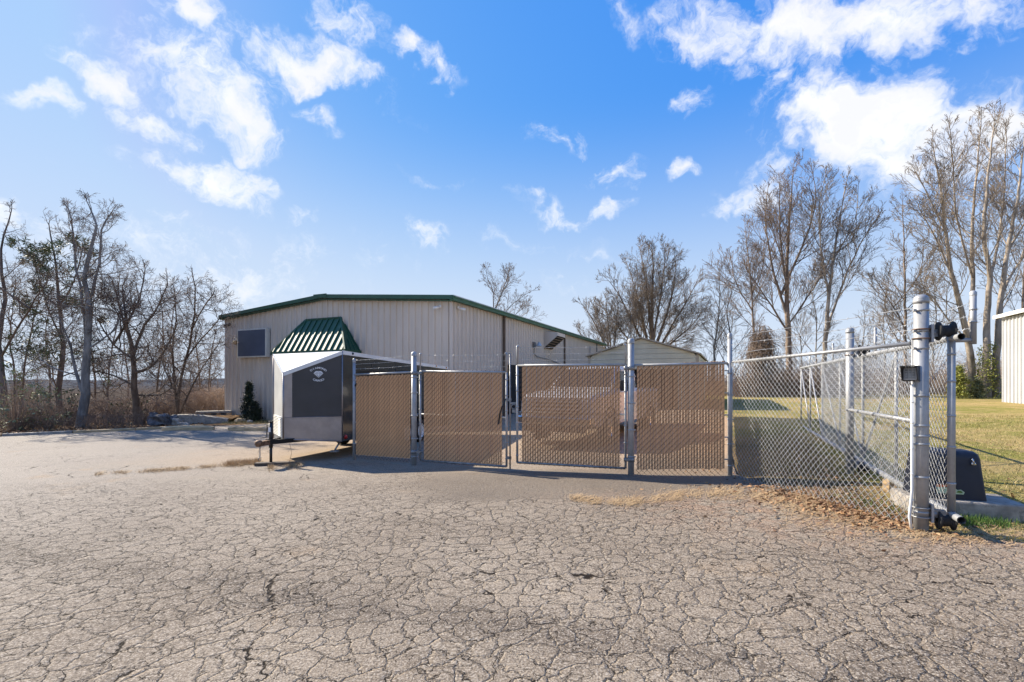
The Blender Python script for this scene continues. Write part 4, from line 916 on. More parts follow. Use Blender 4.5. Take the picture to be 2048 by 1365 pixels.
# drop rod, latch, padlock chain, black strap
b = MB(); b.tube([(-.035,8.73,.02),(-.035,8.73,2.12)], .014, 8); b.tube([(-.035,8.73,2.12),(-.07,8.73,2.14)], .01, 6); dr = obj('drop_rod', b, M['galvdark'], gl_)
b = MB(); b.box((-.06,8.75,.22),(.10,.03,.05)); b.box((-.06,8.75,1.28),(.10,.03,.05)); obj('rod_guide', b, M['galvdark'], gl_)
b = MB(); b.box((.035,8.69,1.22),(.16,.05,.035)); b.box((.08,8.66,1.12),(.035,.05,.16)); b.torus((.03,8.66,1.16),(0,1,0),.04,.009,12,6); b.box((.03,8.65,1.08),(.055,.025,.06)); lt = obj('gate_latch', b, M['galvdark'], gr_)
b = MB(); pts = [(-.12,8.76,1.30),(-.14,8.74,1.22),(-.18,8.73,1.15),(-.215,8.745,1.05),(-.235,8.77,.93),(-.25,8.775,.83)]
for i in range(len(pts)-1):
    a_, c_ = np.array(pts[i]), np.array(pts[i+1]); w_ = np.array([.016,0,.005]); b.add([a_-w_, a_+w_, c_+w_, c_-w_, a_-w_+[0,-.006,0], a_+w_+[0,-.006,0], c_+w_+[0,-.006,0], c_-w_+[0,-.006,0]], [(0,1,2,3),(7,6,5,4),(0,4,5,1),(1,5,6,2),(2,6,7,3),(3,7,4,0)])
st = obj('strap', b, M['black'], None, (-.12,8.76,.83)); props(st, 'black strap dangling from the meeting edge of the left gate leaf', 'strap')
b = MB()
for k in range(5): b.box((1.0+.05*rs.uniform(-2,2), 8.34, .13+rs.uniform(-.02,.02)), (.05,.01,.008), rot=rs.uniform(0,3))

# open chain link fence from the corner post to the big post
cf = thing('chain_link_fence', (*F1460, g1460), 'bare chain link fence between corner post and big keypad post', 'fence')
zc0, zc1 = 1.925, 1.985
b = MB(); rail(b, (F1460[0]+.03,F1460[1]-.03,zc0), (F1843[0]-.02,F1843[1]+.1,zc1), .021); obj('top_rail', b, M['galv'], cf)
gA, gB = g1460+.02, g1843+.02
robj('chain_link_mesh', [chain_link(lin(F1460,F1843,.012), lin(F1460,F1843,.978), gA, gB, (zc0-gA+.06, zc1-gB+.06), .041, .082, .0028, bottom=lambda t: -.03+.03*math.sin(t*9), n=4)], M['wire'], cf)
b = MB(); p = lin(F1460,F1843,.02); b.tube([(*p,gA+.05),(*p,zc0)], .006, 5); p = lin(F1460,F1843,.972); b.tube([(*p,gB+.05),(*p,zc1+.05)], .008, 5); obj('tension_bar', b, M['galv'], cf)
for k, (za, zb) in enumerate(((2.07,2.12),(2.21,2.23),(2.34,2.335))): barbed(cf, (*F1460,za), (*F1843,zb), r=.0032, seed=30+k)

# big gate post with bands, rollers, keypad
def gate_post(x, y, z0, z1, r, bands, label):
    t = thing('gate_post', (x, y, z0), label, 'gate post', 'round steel gate posts')
    b = MB(); b.tube([(x,y,z0-.1),(x,y,z1-.05)], r, 28); obj('pipe', b, M['galv'], t)
    b = MB(); b.lathe((x,y,z1-.075), (0,0,1), [(0,r*1.0),(0,r*1.06),(.03,r*1.06),(.034,r*1.02),(.045,r*1.05),(.058,r*.98),(.072,r*.8),(.085,r*.5),(.09,0)], 28); obj('cap', b, M['galv'], t)
    for zb in bands:
        b = MB(); b.lathe((x,y,zb-.012), (0,0,1), [(0,r),(0,r*1.05),(.024,r*1.05),(.024,r)], 28); b.box((x-r*1.15,y-.01,zb),(.035,.015,.02)); obj('tension_band', b, M['galv'], t)
    return t
gp = gate_post(*F1843, g1843, 2.44, .060, (.34,.68,1.0,1.08,1.18,1.47,1.93,2.10,2.30), 'tall thick galvanised gate post carrying rollers and the keypad')
gp2 = gate_post(5.27, 7.47, g(5.27,7.47), 2.44, .055, (1.17,), 'second tall round gate post, inside the bare chain link fence')
b = MB(); b.tube([(5.27,7.47,1.17),(F1843[0]+.01,F1843[1]+.06,1.21)], .024, 10); br = obj('brace_rail', b, M['galv'], gp2)
GO = np.array([4.21, 4.59, 0]); 
def gt(s, z, o=0): return GO+SDv*s+FD*o+np.array([0,0,z])
GZB, GZT = .335, 2.02
def roller(P, z, parent, up_, r=.092):
    """guide wheel on a bracket bolted to the post: wheel axis along the perpendicular of the gate"""
    x, y = P[0], P[1]; rad = .060 if parent is gp else .055
    b = MB()
    for dz in (-.045, .045): b.torus((x,y,z+dz), (0,0,1), rad+.008, .006, 24, 6)
    obj('u_bolt', b, M['rust'] if up_ else M['galv'], parent)
    b = MB(); b.box(np.array([x,y,z])+FD*(rad+.015), (.02,.10,.17), axes=(FD,SDv,(0,0,1))); bx_ = obj('bracket_plate', b, M['galv'], parent)
    c = np.array([x,y,z+(.02 if up_ else -.06)])+FD*(rad+.125)
    b = MB(); b.tube([np.array([x,y,z])+FD*(rad+.02), np.array([x,y,z+(.01 if up_ else -.02)])+FD*(rad+.07)], [.04,.03], 10); b.box(np.array([x,y,z])+FD*(rad+.07), (.1,.06,.07), axes=(FD,SDv,(0,0,1))); obj('axle', b, M['galvdark'], bx_)
    b = MB(); b.lathe(c, FD, [(-.065,.02),(-.065,r*.95),(-.05,r),(-.026,r*.62),(.03,r*.6),(.05,r),(.062,r*.95),(.062,.02)], 24); obj('guide_wheel', b, M['rubber'], parent, bevel=.003)
for P, par in ((F1843, gp), ((5.27,7.47), gp2)):
    roller(P, 2.07, par, True); roller(P, .34+(0.0), par, False)

sgt = thing('sliding_gate', tuple(gt(5, .2)), 'long chain link sliding gate rolled back behind the big post', 'sliding gate')
b = MB(); b.tube([gt(-.22,GZT), gt(10.3,GZT)], .030, 12, caps=False); b.tube([gt(-.22,GZT), gt(.6,GZT)], .024, 12, caps=False); obj('top_rail', b, M['galv'], sgt)
b = MB(); b.tube([gt(-.22,GZB), gt(10.3,GZB)], .034, 12, caps=False); b.tube([gt(-.22,GZB), gt(.6,GZB)], .028, 12, caps=False); obj('bottom_rail', b, M['galv'], sgt)
for r0, zz in ((.030,GZT),(.034,GZB)):
    b = MB(); b.lathe(gt(-.215,zz), SDv, [(0,r0*.99),(0,r0*.76),(.25,r0*.76),(.25,0)], 16); obj('pipe_bore', b, M['hide'], sgt)
GS = [0, 1.65, 3.3, 5.0, 6.86, 8.6, 10.3]
for i, s_ in enumerate(GS):
    b = MB(); lo = GZB+.02; hi = GZT+(.11 if i == 0 else -.02); b.tube([gt(s_,lo,(.0)), gt(s_,hi)], .031 if i == 0 else .019, 12); obj('upright', b, M['galv'], sgt)
for zz in (.62,.97,1.27,1.60,1.86):
    b = MB(); b.lathe(gt(0,zz), (0,0,1), [(0,.031),(0,.035),(.02,.035),(.02,.031)], 14); obj('tension_band', b, M['galv'], sgt)
for (sa, za, sb, zb) in ((1.65,1.95,3.3,.4),(3.3,.4,5.0,1.95),(5.0,.40,6.86,1.95),(6.86,.38,8.6,1.98),(8.6,.38,10.3,1.98)):
    b = MB(); b.tube([gt(sa,za), gt(sb,zb)], .016, 8); obj('diagonal_brace', b, M['galv'], sgt)
robj('chain_link_mesh', [chain_link(gt(.02,0,-.028), gt(6.86,0,-.028), GZB-.03, GZB-.03, GZT-GZB+.07, .043, .086, .0027, n=3)], M['wire'], sgt)
arms = []
for s_ in (0, 3.29, 6.6, 9.9):
    b = MB(); b.tube([gt(s_,2.0,.0), gt(s_,2.0,.16)], .021, 10); b.tube([gt(s_,1.96,.16), gt(s_,2.43,.16)], .025 if s_ == 0 else .020, 12); 
    r_ = .025 if s_ == 0 else .020
    b.lathe(gt(s_,2.42,.16), (0,0,1), [(0,r_*1.1),(.03,r_*1.1),(.045,r_*.5),(.047,0)], 12)
    if s_ == 0:
        for zz in (2.16,2.28): b.lathe(gt(s_,zz,.16), (0,0,1), [(0,.025),(0,.029),(.02,.029),(.02,.025)], 12)
    obj('wire_arm', b, M['galv'], sgt); arms.append(s_)
for k, zz in enumerate((2.12,2.24,2.36)): barbed(sgt, gt(0,zz,.16), gt(9.9,zz,.16), sag=.03, seed=50+k)
# keypad on its conduit
kx, ky = F1843[0]-.118, F1843[1]-.01
kpd = thing('keypad', (kx, ky, g(kx,ky)), 'black hooded gate keypad on a thin white conduit', 'keypad')
b = MB(); b.tube([(kx+.02,ky,g(kx,ky)),(kx-.005,ky,g(kx,ky)+.15),(kx+.03,ky+.01,.55),(kx+.03,ky+.01,1.58)], .012, 10); b.tube([(kx+.055,ky+.02,.3),(kx+.058,ky+.02,1.6)], .006, 6)
for z in (.45,.7,.95,1.2,1.4): b.lathe((kx+.03,ky+.01,z), (0,0,1), [(0,.012),(0,.015),(.012,.015),(.012,.012)], 10)
obj('conduit', b, M['white'], kpd)
kd = np.array([-.80,-.60,0]); kw = np.array([.6,-.8,0])
kc = np.array([kx+.005, ky, 1.68])
b = MB()
def kq(o, w_, z): return kc+kd*o+kw*w_+np.array([0,0,z])
# hood: side cheeks, top and back
b.slab([kq(-.05,-.06,-.07),kq(-.05,.06,-.07),kq(-.05,.06,.07),kq(-.05,-.06,.07)], -kd, .025)
for w_ in (-.06,.06):
    b.slab([kq(-.05,w_,-.075),kq(.035,w_,-.06),kq(.085,w_,.075),kq(-.05,w_,.075)], kw, .006)
b.slab([kq(-.05,-.06,.072),kq(.09,-.06,.072),kq(.09,.066,.072),kq(-.05,.066,.072)], (0,0,1), .008)
obj('hood', b, M['black'], kpd)
b = MB(); b.box(kq(-.015,0,0), (.05,.105,.12), axes=(kd,kw,(0,0,1))); bod = obj('key_plate', b, M['galv'], kpd, bevel=.003)
for i in range(4):
    for j in range(3):
        b = MB(); b.box(kq(.014,(j-1)*.028,-.035+i*.024), (.008,.018,.015), axes=(kd,kw,(0,0,1))); obj('key', b, M['galvdark'], bod)
# gate operator on a concrete pad
pz = g(5.4,5.15)
pad = thing('concrete_pad', (5.15,5.2,pz), 'low weathered concrete pad under the gate operator', 'concrete pad')
b = MB(); b.box((4.90,5.30,pz+.07), (1.0,.58,.2), rot=math.radians(-20)); po = obj('slab', b, M['concrete'], pad, bevel=.02)
opx, opy, opz = 4.80, 5.34, pz+.17
op = thing('gate_operator', (opx,opy,opz), 'navy plastic gate motor cover standing on concrete pad', 'gate operator')
b = MB(); ca, sa = math.cos(math.radians(-20)), math.sin(math.radians(-20))
def ring_o(hx, hy, z, r, n=5):
    out = []
    for (sx_, sy_) in ((1,1),(-1,1),(-1,-1),(1,-1)):
        a0 = {(1,1):0,(-1,1):PI/2,(-1,-1):PI,(1,-1):1.5*PI}[(sx_,sy_)]
        for k in range(n+1):
            a = a0+PI/2*k/n; x = sx_*(hx-r)+r*math.cos(a); y = sy_*(hy-r)+r*math.sin(a); out.append((opx+x*ca-y*sa, opy+x*sa+y*ca, opz+z))
    return out
rings = [ring_o(.30,.21,0,.03), ring_o(.295,.208,.05,.03), ring_o(.262,.185,.44,.05), ring_o(.252,.177,.485,.055), ring_o(.225,.155,.510,.06), ring_o(.14,.085,.520,.05)]
n_ = len(rings[0]); b.add([p for r_ in rings for p in r_], [(i*n_+k, i*n_+(k+1) % n_, (i+1)*n_+(k+1) % n_, (i+1)*n_+k) for i in range(5) for k in range(n_)]+[tuple(range(5*n_,6*n_))], True)
obj('cover', b, M['navy'], op)
def of(x, z, o=.0):
    q = -(.212+o-.026*z/.44); return np.array([opx+x*ca-q*sa, opy+x*sa+q*ca, opz+z])
b = MB(); b.tube([of(.17,.44,.0),of(.17,.44,.03),of(.18,.39,.03)], .008, 6); b.lathe(of(.18,.39,.01),(0,-1,0),[(0,.02),(.02,.016),(.022,0)],10); obj('lock', b, M['chrome'], op)
b = MB(); 
lbl = [(-.14,.06),(.09,.06),(.10,.085),(.07,.11),(.04,.105),(.01,.125),(-.14,.125)]
b.slab([of(x,z,.008) for x,z in lbl], (0,-1,0), .003); obj('sticker', b, M['stickergreen'], op)
b = MB(); b.slab([of(x,z,.012) for x,z in ((-.14,.128),(-.07,.13),(-.03,.145),(-.08,.155),(-.14,.15))], (0,-1,0), .003); obj('sticker', b, M['orange'], op)['label'] = 'orange sticker'
b = MB(); b.slab([of(x,z,.013) for x,z in ((.03,.078),(.085,.075),(.07,.098),(.045,.098))], (0,-1,0), .002); obj('sticker', b, M['grassgreen'], op)['label'] = 'green mark'
# small wooden stakes under the sliding gate
for (s_, lab) in ((.62,'short tan timber block standing under the gate near the big post'), (1.9,'tan timber block under the sliding gate behind the keypad conduit')):
    p = gt(s_, 0, -.02); z = g(p[0],p[1]); b = MB(); b.box((p[0],p[1],z+.07), (.09,.09,.16), rot=.3); o = obj('timber_block', b, M['timber'], None, (float(p[0]),float(p[1]),z), .004); props(o, lab, 'timber block')

# ------------------------------------------------------------------ left lot: wheel stops, retaining wall, stones, slab bench, curb
def wstop(pA, pB, lab, seed):
    rg = random.Random(seed); A, B = np.array(at(*pA)), np.array(at(*pB)); L = np.linalg.norm(B-A); d = (B-A)/L; nn = np.array([-d[1], d[0]]); V = []; n = 14
    for i in range(n+1):
        p = A+d*L*i/n; z = g(*p)+.012; e = .75 if i in (0, n) else 1; j = lambda: rg.uniform(-.008,.008)
        for (o, h) in ((-.09,0),(-.085,.09*e),(-.05,.125*e),(.05,.125*e),(.085,.09*e),(.09,0)): V.append((p[0]+nn[0]*o*e+j(), p[1]+nn[1]*o*e+j(), z+h*1.3+(j() if h else 0)))
    b = MB(); b.add(V, [(i*6+k, i*6+(k+1) % 6, (i+1)*6+(k+1) % 6, (i+1)*6+k) for i in range(n) for k in range(6)]+[(0,1,2,3,4,5),tuple(n*6+k for k in range(6))[::-1]])
    c = (A+B)/2; o = obj('wheel_stop', b, M['timber'], None, (*c, g(*c))); props(o, lab, 'wheel stop', 'weathered wheel stops')
wstop((325,17.4), (428,17.6), 'weathered wheel stop in front of the low concrete wall', 1)
wstop((458,17.5), (535,17.4), 'weathered wheel stop in front of the dark conical shrub', 2)
rw = thing('retaining_wall', (*at(400,20.4), g(*at(400,20.4))), 'low grey concrete retaining wall beside the warehouse corner', 'wall')
b = MB(); V = []; wpts = [(352,20.0,.42),(375,20.3,.41),(400,20.6,.36),(425,20.9,.28),(455,21.2,.16)]
for (px, d, h) in wpts:
    x, y = at(px, d); z = g(x, y); V += [(x,y,z-.1),(x,y,z+h),(x-.15,y+.35,z+h+.02),(x-.15,y+.35,z-.1)]
b.add(V, [(i*4+k, i*4+(k+1) % 4, (i+1)*4+(k+1) % 4, (i+1)*4+k) for i in range(4) for k in range(4)]+[(0,1,2,3),(16,19,18,17)]); obj('wall_face', b, M['concrete'], rw)
b = MB(); x, y = at(352,20.0); x2, y2 = at(455,21.2)
zt0 = g(x,y)+.36
b.add([(x,y+.3,zt0-.02),(x2,y2+.3,g(x2,y2)+.15),(x2-.6,y2+2.4,g(x2,y2)+.2),(x-1.2,y+2.4,zt0-.2)], [(0,1,2,3)]); fs = obj('fill_terrace', b, M['ground']); fs['kind'] = 'structure'
def rock(px, d, sx_, sy_, sz_, lab, seed, sink=.1, m='stone', dz=0):
    rg = np.random.RandomState(seed); n, mm = 14, 9; x, y = at(px, d); z = g(x, y)+dz; V = []
    fr = rg.uniform(-1,1,(6,3)); ph = rg.uniform(0,6,6)
    for j in range(mm+1):
        for i in range(n):
            th = PI*j/mm; a = 2*PI*i/n; u = np.array([math.sin(th)*math.cos(a), math.sin(th)*math.sin(a), math.cos(th)])
            u2 = np.sign(u)*np.abs(u)**.75; rr = 1+sum(.10*math.sin(3.1*fr[k]@u*1.6+ph[k]) for k in range(6))
            V.append((x+u2[0]*rr*sx_, y+u2[1]*rr*sy_, z+sz_*(1-sink*2)+u2[2]*rr*sz_))
    b = MB(); b.add(V, [(j*n+i, (j+1)*n+i, (j+1)*n+(i+1) % n, j*n+(i+1) % n) for j in range(mm) for i in range(n)], False)
    o = obj('landscape_stone', b, M[m], None, (x,y,z)); props(o, lab, 'stone', 'stones at the end of the low wall')
rock(320,19.7,.42,.3,.27,'large rounded dark boulder at the left end of the low wall',1)
rock(309,19.9,.17,.15,.22,'upright small dark stone at the far left of the boulders',2,dz=.15)
rock(343,19.9,.22,.2,.23,'pale dark-topped stone between boulder and concrete wall',3)
rock(356,19.7,.20,.16,.17,'squat stone leaning on the concrete wall end',4,m='concrete')
rock(368,19.4,.22,.14,.09,'flat pale rock at the foot of the concrete wall',5,m='concrete')
rock(482,21.6,.30,.14,.10,'flat tan rock left of the conical shrub',6,m='timber')
rock(500,21.3,.12,.1,.06,'small rock under the conical shrub',7,m='concrete')
sb = thing('slab_bench', (*at(430,22.3), g(*at(430,22.3))+.25), 'long pale slab resting on dark blocks beside the warehouse corner', 'bench')
bx0, by0 = at(403,22.6); bx1, by1 = at(452,23.1); bz = 1.6-65*22.6/958
b = MB(); ang = math.atan2(by1-by0, bx1-bx0); c = ((bx0+bx1)/2,(by0+by1)/2); b.box((*c,bz+.12),(1.45,.55,.10),rot=ang); obj('slab', b, M['white'] if 0 else M['concrete'], sb, bevel=.01)
for f_ in (.1,.5,.9):
    b = MB(); b.box((bx0+(bx1-bx0)*f_, by0+(by1-by0)*f_, bz-.04),(.22,.4,.2),rot=ang); obj('block', b, M['stone'], sb)
cbp = [at(-260,13.2),(-20.9,12.75),(-16.45,15.45),(-13.8,17.55),(-12.3,19.1)]
cp_ = []
for i in range(len(cbp)-1):
    L = math.dist(cbp[i],cbp[i+1]); k_ = max(1,int(L/1.2))
    for k in range(k_): cp_.append(lin(cbp[i],cbp[i+1],k/k_))
cp_.append(cbp[-1])
cb = thing('curb', (*cp_[4], g(*cp_[4])), 'low worn tan curb between parking lot and trees', 'curb')
cb['kind'] = 'structure'
del cb['category']; del cb['label']
for i in range(len(cp_)-1):
    p, q = cp_[i], cp_[i+1]; c = lin(p,q,.5); L = math.dist(p,q)-.02; b = MB(); za, zb = g(*p), g(*q); d = np.array([q[0]-p[0],q[1]-p[1],zb-za]); d /= np.linalg.norm(d)
    nn = np.array([-d[1],d[0],0]); nn /= np.linalg.norm(nn); b.box((c[0],c[1],(za+zb)/2+.03),(L,.16,.13),axes=(d,nn,np.cross(d,nn))); obj('curb_stone', b, M['timber'] if i % 3 else M['concrete'], cb, bevel=.012)
# ------------------------------------------------------------------ vegetation
def wpt(px, py, d, dy=0): return np.array([(px-1024)/958*d, d+dy, CAMZ+(765-py)/958*d])
def rot_off(d, ang, az):
    d = Vector(d); u = d.orthogonal().normalized(); w = d.cross(u)
    return (d*math.cos(ang)+(u*math.cos(az)+w*math.sin(az))*math.sin(ang)).normalized()
class Tree:
    def __init__(s, seed, cfg):
        s.r = random.Random(seed); s.c = cfg; s.lo = []; s.hi = []; s.tips = []
    def seg(s, lev, p, q, ra, rb): (s.lo if lev <= 1 else s.hi).append((*p, *q, ra, rb))
    def stem(s, pts, r0, r1=.03, bend=.5, kids=None, start=.3, lenf=1.0):
        """trunk through given points, smoothed"""
        r = s.r; P = [Vector(p) for p in pts]; out = []
        for i in range(len(P)-1):
            a = P[max(i-1,0)]; b_ = P[i]; c = P[i+1]; d = P[min(i+2, len(P)-1)]; n = max(2, int((c-b_).length/.55))
            for k in range(n):
                t = k/n; out.append(.5*((2*b_)+(-a+c)*t+(2*a-5*b_+4*c-d)*t*t+(-a+3*b_-3*c+d)*t**3))
        out.append(P[-1]); n = len(out)-1
        for i in range(1, n): out[i] = out[i]+Vector((r.uniform(-1,1), r.uniform(-1,1), 0))*.03
        s.stempts = [tuple(o_) for o_ in out]
        rad = [r1+(r0-r1)*(1-i/n)**1.0 for i in range(n+1)]
        for i in range(n): s.seg(0, out[i], out[i+1], rad[i], rad[i+1])
        L = sum((out[i+1]-out[i]).length for i in range(n)); kids = kids or s.c['n1']
        for k in range(kids):
            f = start+(1-start)*(k+r.random())/kids; j = f*n; i = min(int(j), n-1); p = out[i].lerp(out[i+1], j-i); d = (out[i+1]-out[i]).normalized()
            ang = math.radians(r.uniform(*s.c['a1'])); Lb = s.c['L1']*lenf*(1-.76*f)*r.uniform(.65,1.2)
            s.branch(p, rot_off(d, ang, r.uniform(0, 2*PI)), Lb, min(rad[i]*.6, Lb*.010+.008), 1)
        s.branch(out[-1], (out[-1]-out[-2]).normalized(), s.c['L1']*.22*lenf, r1, 1)
    def branch(s, p, d, L, r0, lev):
        r = s.r; c = s.c; n = (0, 8, 6, 3, 2)[lev] if L > .4 else 2; st = L/n; p = Vector(p); d = Vector(d); up = c['up'][lev]; wob = c['wob']; pts = [p.copy()]; ds = []
        r1 = max(c['rmin'], r0*.3); 
        for i in range(n):
            d = (d+Vector((r.gauss(0,wob), r.gauss(0,wob), r.gauss(0,wob)+up))).normalized(); q = p+d*st
            a = r0+(r1-r0)*i/n; b_ = r0+(r1-r0)*(i+1)/n; s.seg(lev, p, q, a, b_); p = q; pts.append(p.copy()); ds.append(d.copy())
        if lev >= c['lev'] or L < .16:
            s.tips.append(tuple(p)); return
        m = max(1, int(round(c['n'][lev]*(.5+.5*min(1, L/c['Lref'][lev])))))
        for k in range(m):
            f = .18+.82*(k+r.random())/m; j = f*n; i = min(int(j), n-1); q = pts[i].lerp(pts[i+1], j-i); rr = r0+(r1-r0)*f
            s.branch(q, rot_off(ds[i], math.radians(r.uniform(*c['ang'])), r.uniform(0, 2*PI)), L*r.uniform(*c['lf'])*(1.1-.5*f), max(c['rmin'], rr*.6), lev+1)
    def build(s, base, label, barkm, twigm, group, name='bare_tree'):
        t = thing(name, tuple(base), label, 'tree', group)
        a = np.array(s.lo); big = a[:, 6] > .05
        parts = []
        if big.any(): q = a[big]; parts.append(seg_arrays(q[:, :3], q[:, 3:6]+(q[:, 3:6]-q[:, :3])*.04, q[:, 6], q[:, 7], 9))
        q = a[~big]; 
        if len(q): parts.append(seg_arrays(q[:, :3], q[:, 3:6], q[:, 6], q[:, 7], 5))
        robj('trunk', parts, M[barkm], t)
        h = np.array(s.hi)
        if len(h): robj('crown', [seg_arrays(h[:, :3], h[:, 3:6], h[:, 6], h[:, 7], 3)], M[twigm], t)
        return t
def cfg(**k):
    c = dict(n1=16, a1=(28,55), L1=5.0, up=(0,.10,.07,.05,.03), wob=.11, rmin=.006, lev=4, n=(0,8,5,3), Lref=(0,3.4,2.0,1.0), ang=(22,50), lf=(.45,.75)); c.update(k); return c
TALL = dict(up=(0,.09,.05,.03,.02), a1=(28,52), ang=(22,44), wob=.05)
GNARL = dict(up=(0,.04,.03,.02,.0), a1=(40,80), ang=(30,65), wob=.17, n=(0,9,7,4), rmin=.005)
def mk(stems, d, seed, c, label, bark, twig, group, name='bare_tree', leaves=None):
    T = Tree(seed, c); rg = random.Random(seed+99)
    main = None
    for st_ in stems:
        pts, r0 = st_[0], st_[1]*(.82 if group is LG else 1); opt = st_[2] if len(st_) > 2 else {}
        W_ = []; tilt = rg.uniform(-1.5, 1.5); start = wpt(*pts[0], d); rooted = pts[0][1] > 775
        if main is not None and not rooted:   # a limb leaves the nearest stem already built
            q = min(main, key=lambda m_: (m_[0]-start[0])**2+(m_[2]-start[2])**2); start = np.array(q)
        for i, (px, py) in enumerate(pts):
            dd = start[1]+tilt*max(0, (pts[0][1]-py))/300
            W_.append(start if i == 0 else wpt(px, py, dd))
        n0 = len(T.lo); T.stem(W_, r0, opt.get('r1', .02), kids=opt.get('k'), start=opt.get('s', .3), lenf=opt.get('l', 1.0))
        main = (main or [])+[s_[:3] for s_ in T.stempts]
    b0 = wpt(*stems[0][0][0], d); base = (b0[0], b0[1], min(b0[2], g(b0[0], b0[1])))
    # root the trunk in the ground
    gz_ = g(b0[0], b0[1]); 
    if b0[2] > gz_-.3: T.lo.append((b0[0], b0[1], gz_-.4, *b0, stems[0][1]*1.25, stems[0][1]*1.0))
    t = T.build(base, label, bark, twig, group, name)
    if leaves:
        mname, frac, size = leaves; tp = np.array(T.tips); sel = np.random.RandomState(seed).rand(len(tp)) < frac; tp = tp[sel]
        robj('leaves', [leafquads(tp, size, seed)], M[mname], t, smooth=False)['kind'] = 'stuff'
    return t, T
def leafquads(P, size, seed, flat=0, per=1):
    rg = np.random.RandomState(seed); P = np.repeat(np.asarray(P), per, 0); n = len(P); a = rg.normal(size=(n,3)); 
    if flat: a[:, 2] *= (1-flat)
    a /= np.linalg.norm(a, axis=1, keepdims=True); b_ = rg.normal(size=(n,3))
    if flat: b_[:, 2] *= (1-flat)
    b_ = b_-(b_*a).sum(1, keepdims=True)*a; b_ /= np.linalg.norm(b_, axis=1, keepdims=True)
    s_ = size*rg.uniform(.5,1.3,(n,1)); jit = rg.normal(size=(n,3))*size*(1.2 if per > 1 else .3)
    if flat: jit[:, 2] = abs(jit[:, 2])*.2
    c = P+jit; nrm = np.cross(a, b_)*s_*.25
    V = np.stack([c-a*s_, c-b_*s_*.45+nrm, c+a*s_, c+b_*s_*.45+nrm], 1).reshape(-1,3); F = np.arange(4*n).reshape(-1,4); return V, F
def needles(P, size, n, seed, spread=1.0, bias=(0,0,.2), width=.09):
    """tufts of thin triangles at points"""
    rg = np.random.RandomState(seed); P = np.repeat(np.asarray(P, float), n, 0); m = len(P); d = rg.normal(size=(m,3))*spread+np.array(bias); d /= np.linalg.norm(d, axis=1, keepdims=True)
    w = np.cross(d, rg.normal(size=(m,3))); w /= np.linalg.norm(w, axis=1, keepdims=True); L = size*rg.uniform(.6,1.2,(m,1))
    c = P+rg.normal(size=(m,3))*size*.35
    V = np.stack([c-w*L*width, c+w*L*width, c+d*L], 1).reshape(-1,3); return V, np.arange(3*m).reshape(-1,3)

# --- trees on the left
LG = 'bare trees along the left edge of the lot'
mk([([(8,870),(6,770),(-2,690),(8,600),(4,500),(22,425)], .16), ([(-2,690),(45,640),(70,600),(95,560)], .06, dict(k=8)), ([(8,600),(-40,540),(-60,470)], .06, dict(k=8))], 19, 11, cfg(**{**GNARL,'L1':2.6,'n1':12,'up':(0,.1,.07,.04,0)}), 'leafless tree cut by the left edge of the picture', 'barkdark', 'twigdark', LG)
t_, T_ = mk([([(122,860),(118,780),(126,690),(119,610),(112,530),(98,450)], .17, dict(s=.12)), ([(119,610),(150,560),(165,500)], .05, dict(k=7)), ([(126,690),(90,600),(70,520)], .05, dict(k=8))], 21.5, 12, cfg(**{**GNARL,'L1':2.6,'n1':26,'n':(0,6,5,3),'wob':.14}), 'half bare pine with sparse dark green foliage, second trunk from the left', 'barkdark', 'twigdark', LG, 'pine_tree')
tp = np.array(T_.tips); rr_ = np.random.RandomState(4); blob = (np.sin(tp[:,0]*2.1+1)+np.sin(tp[:,2]*2.6)+np.sin(tp[:,1]*2.3+2)) > -.15
sel = blob & (tp[:,2] > 1.2) & (tp[:,2] < 8.2) & (rr_.rand(len(tp)) < .75)
robj('foliage', [needles(tp[sel], .25, 16, 5)], M['needle'], t_, smooth=False)['kind'] = 'stuff'
mk([([(158,868),(170,790),(175,700),(179,620),(170,560),(182,490),(191,450),(178,412)], .21, dict(s=.45)), ([(176,720),(167,610),(152,540),(146,470),(137,418)], .09, dict(k=10)), ([(179,640),(198,530),(204,460),(221,428)], .08, dict(k=9)),
    ([(171,800),(150,745),(142,690),(120,640)], .09, dict(k=7)), ([(175,700),(230,660),(250,600)], .05, dict(k=6))], 19.0, 13, cfg(**{**GNARL,'L1':2.4,'n1':12,'up':(0,.08,.05,.03,0)}), 'tall grey leafless tree with pale base and forked top, left of the spreading one', 'barkgrey', 'twigdark', LG)
mk([([(277,860),(270,800),(268,745),(263,690),(250,630),(245,575)], .19, dict(s=.4)), ([(270,750),(300,735),(330,700),(352,655)], .09, dict(k=9,s=.2)), ([(268,775),(230,752),(190,742)], .06, dict(k=7,s=.2)), ([(267,710),(290,650),(318,610),(335,570)], .07, dict(k=9,s=.2)), ([(264,700),(240,620),(226,565)], .07, dict(k=8,s=.2)), ([(268,730),(228,690),(196,640)], .07, dict(k=8,s=.2)), ([(268,690),(280,600),(290,540)], .06, dict(k=9,s=.2)), ([(272,790),(320,790),(350,770)], .05, dict(k=6,s=.2))],
   20.5, 14, cfg(**{**GNARL,'L1':2.3,'n1':12}), 'wide spreading leafless tree left of the boulders', 'barkdark', 'twigdark', LG)
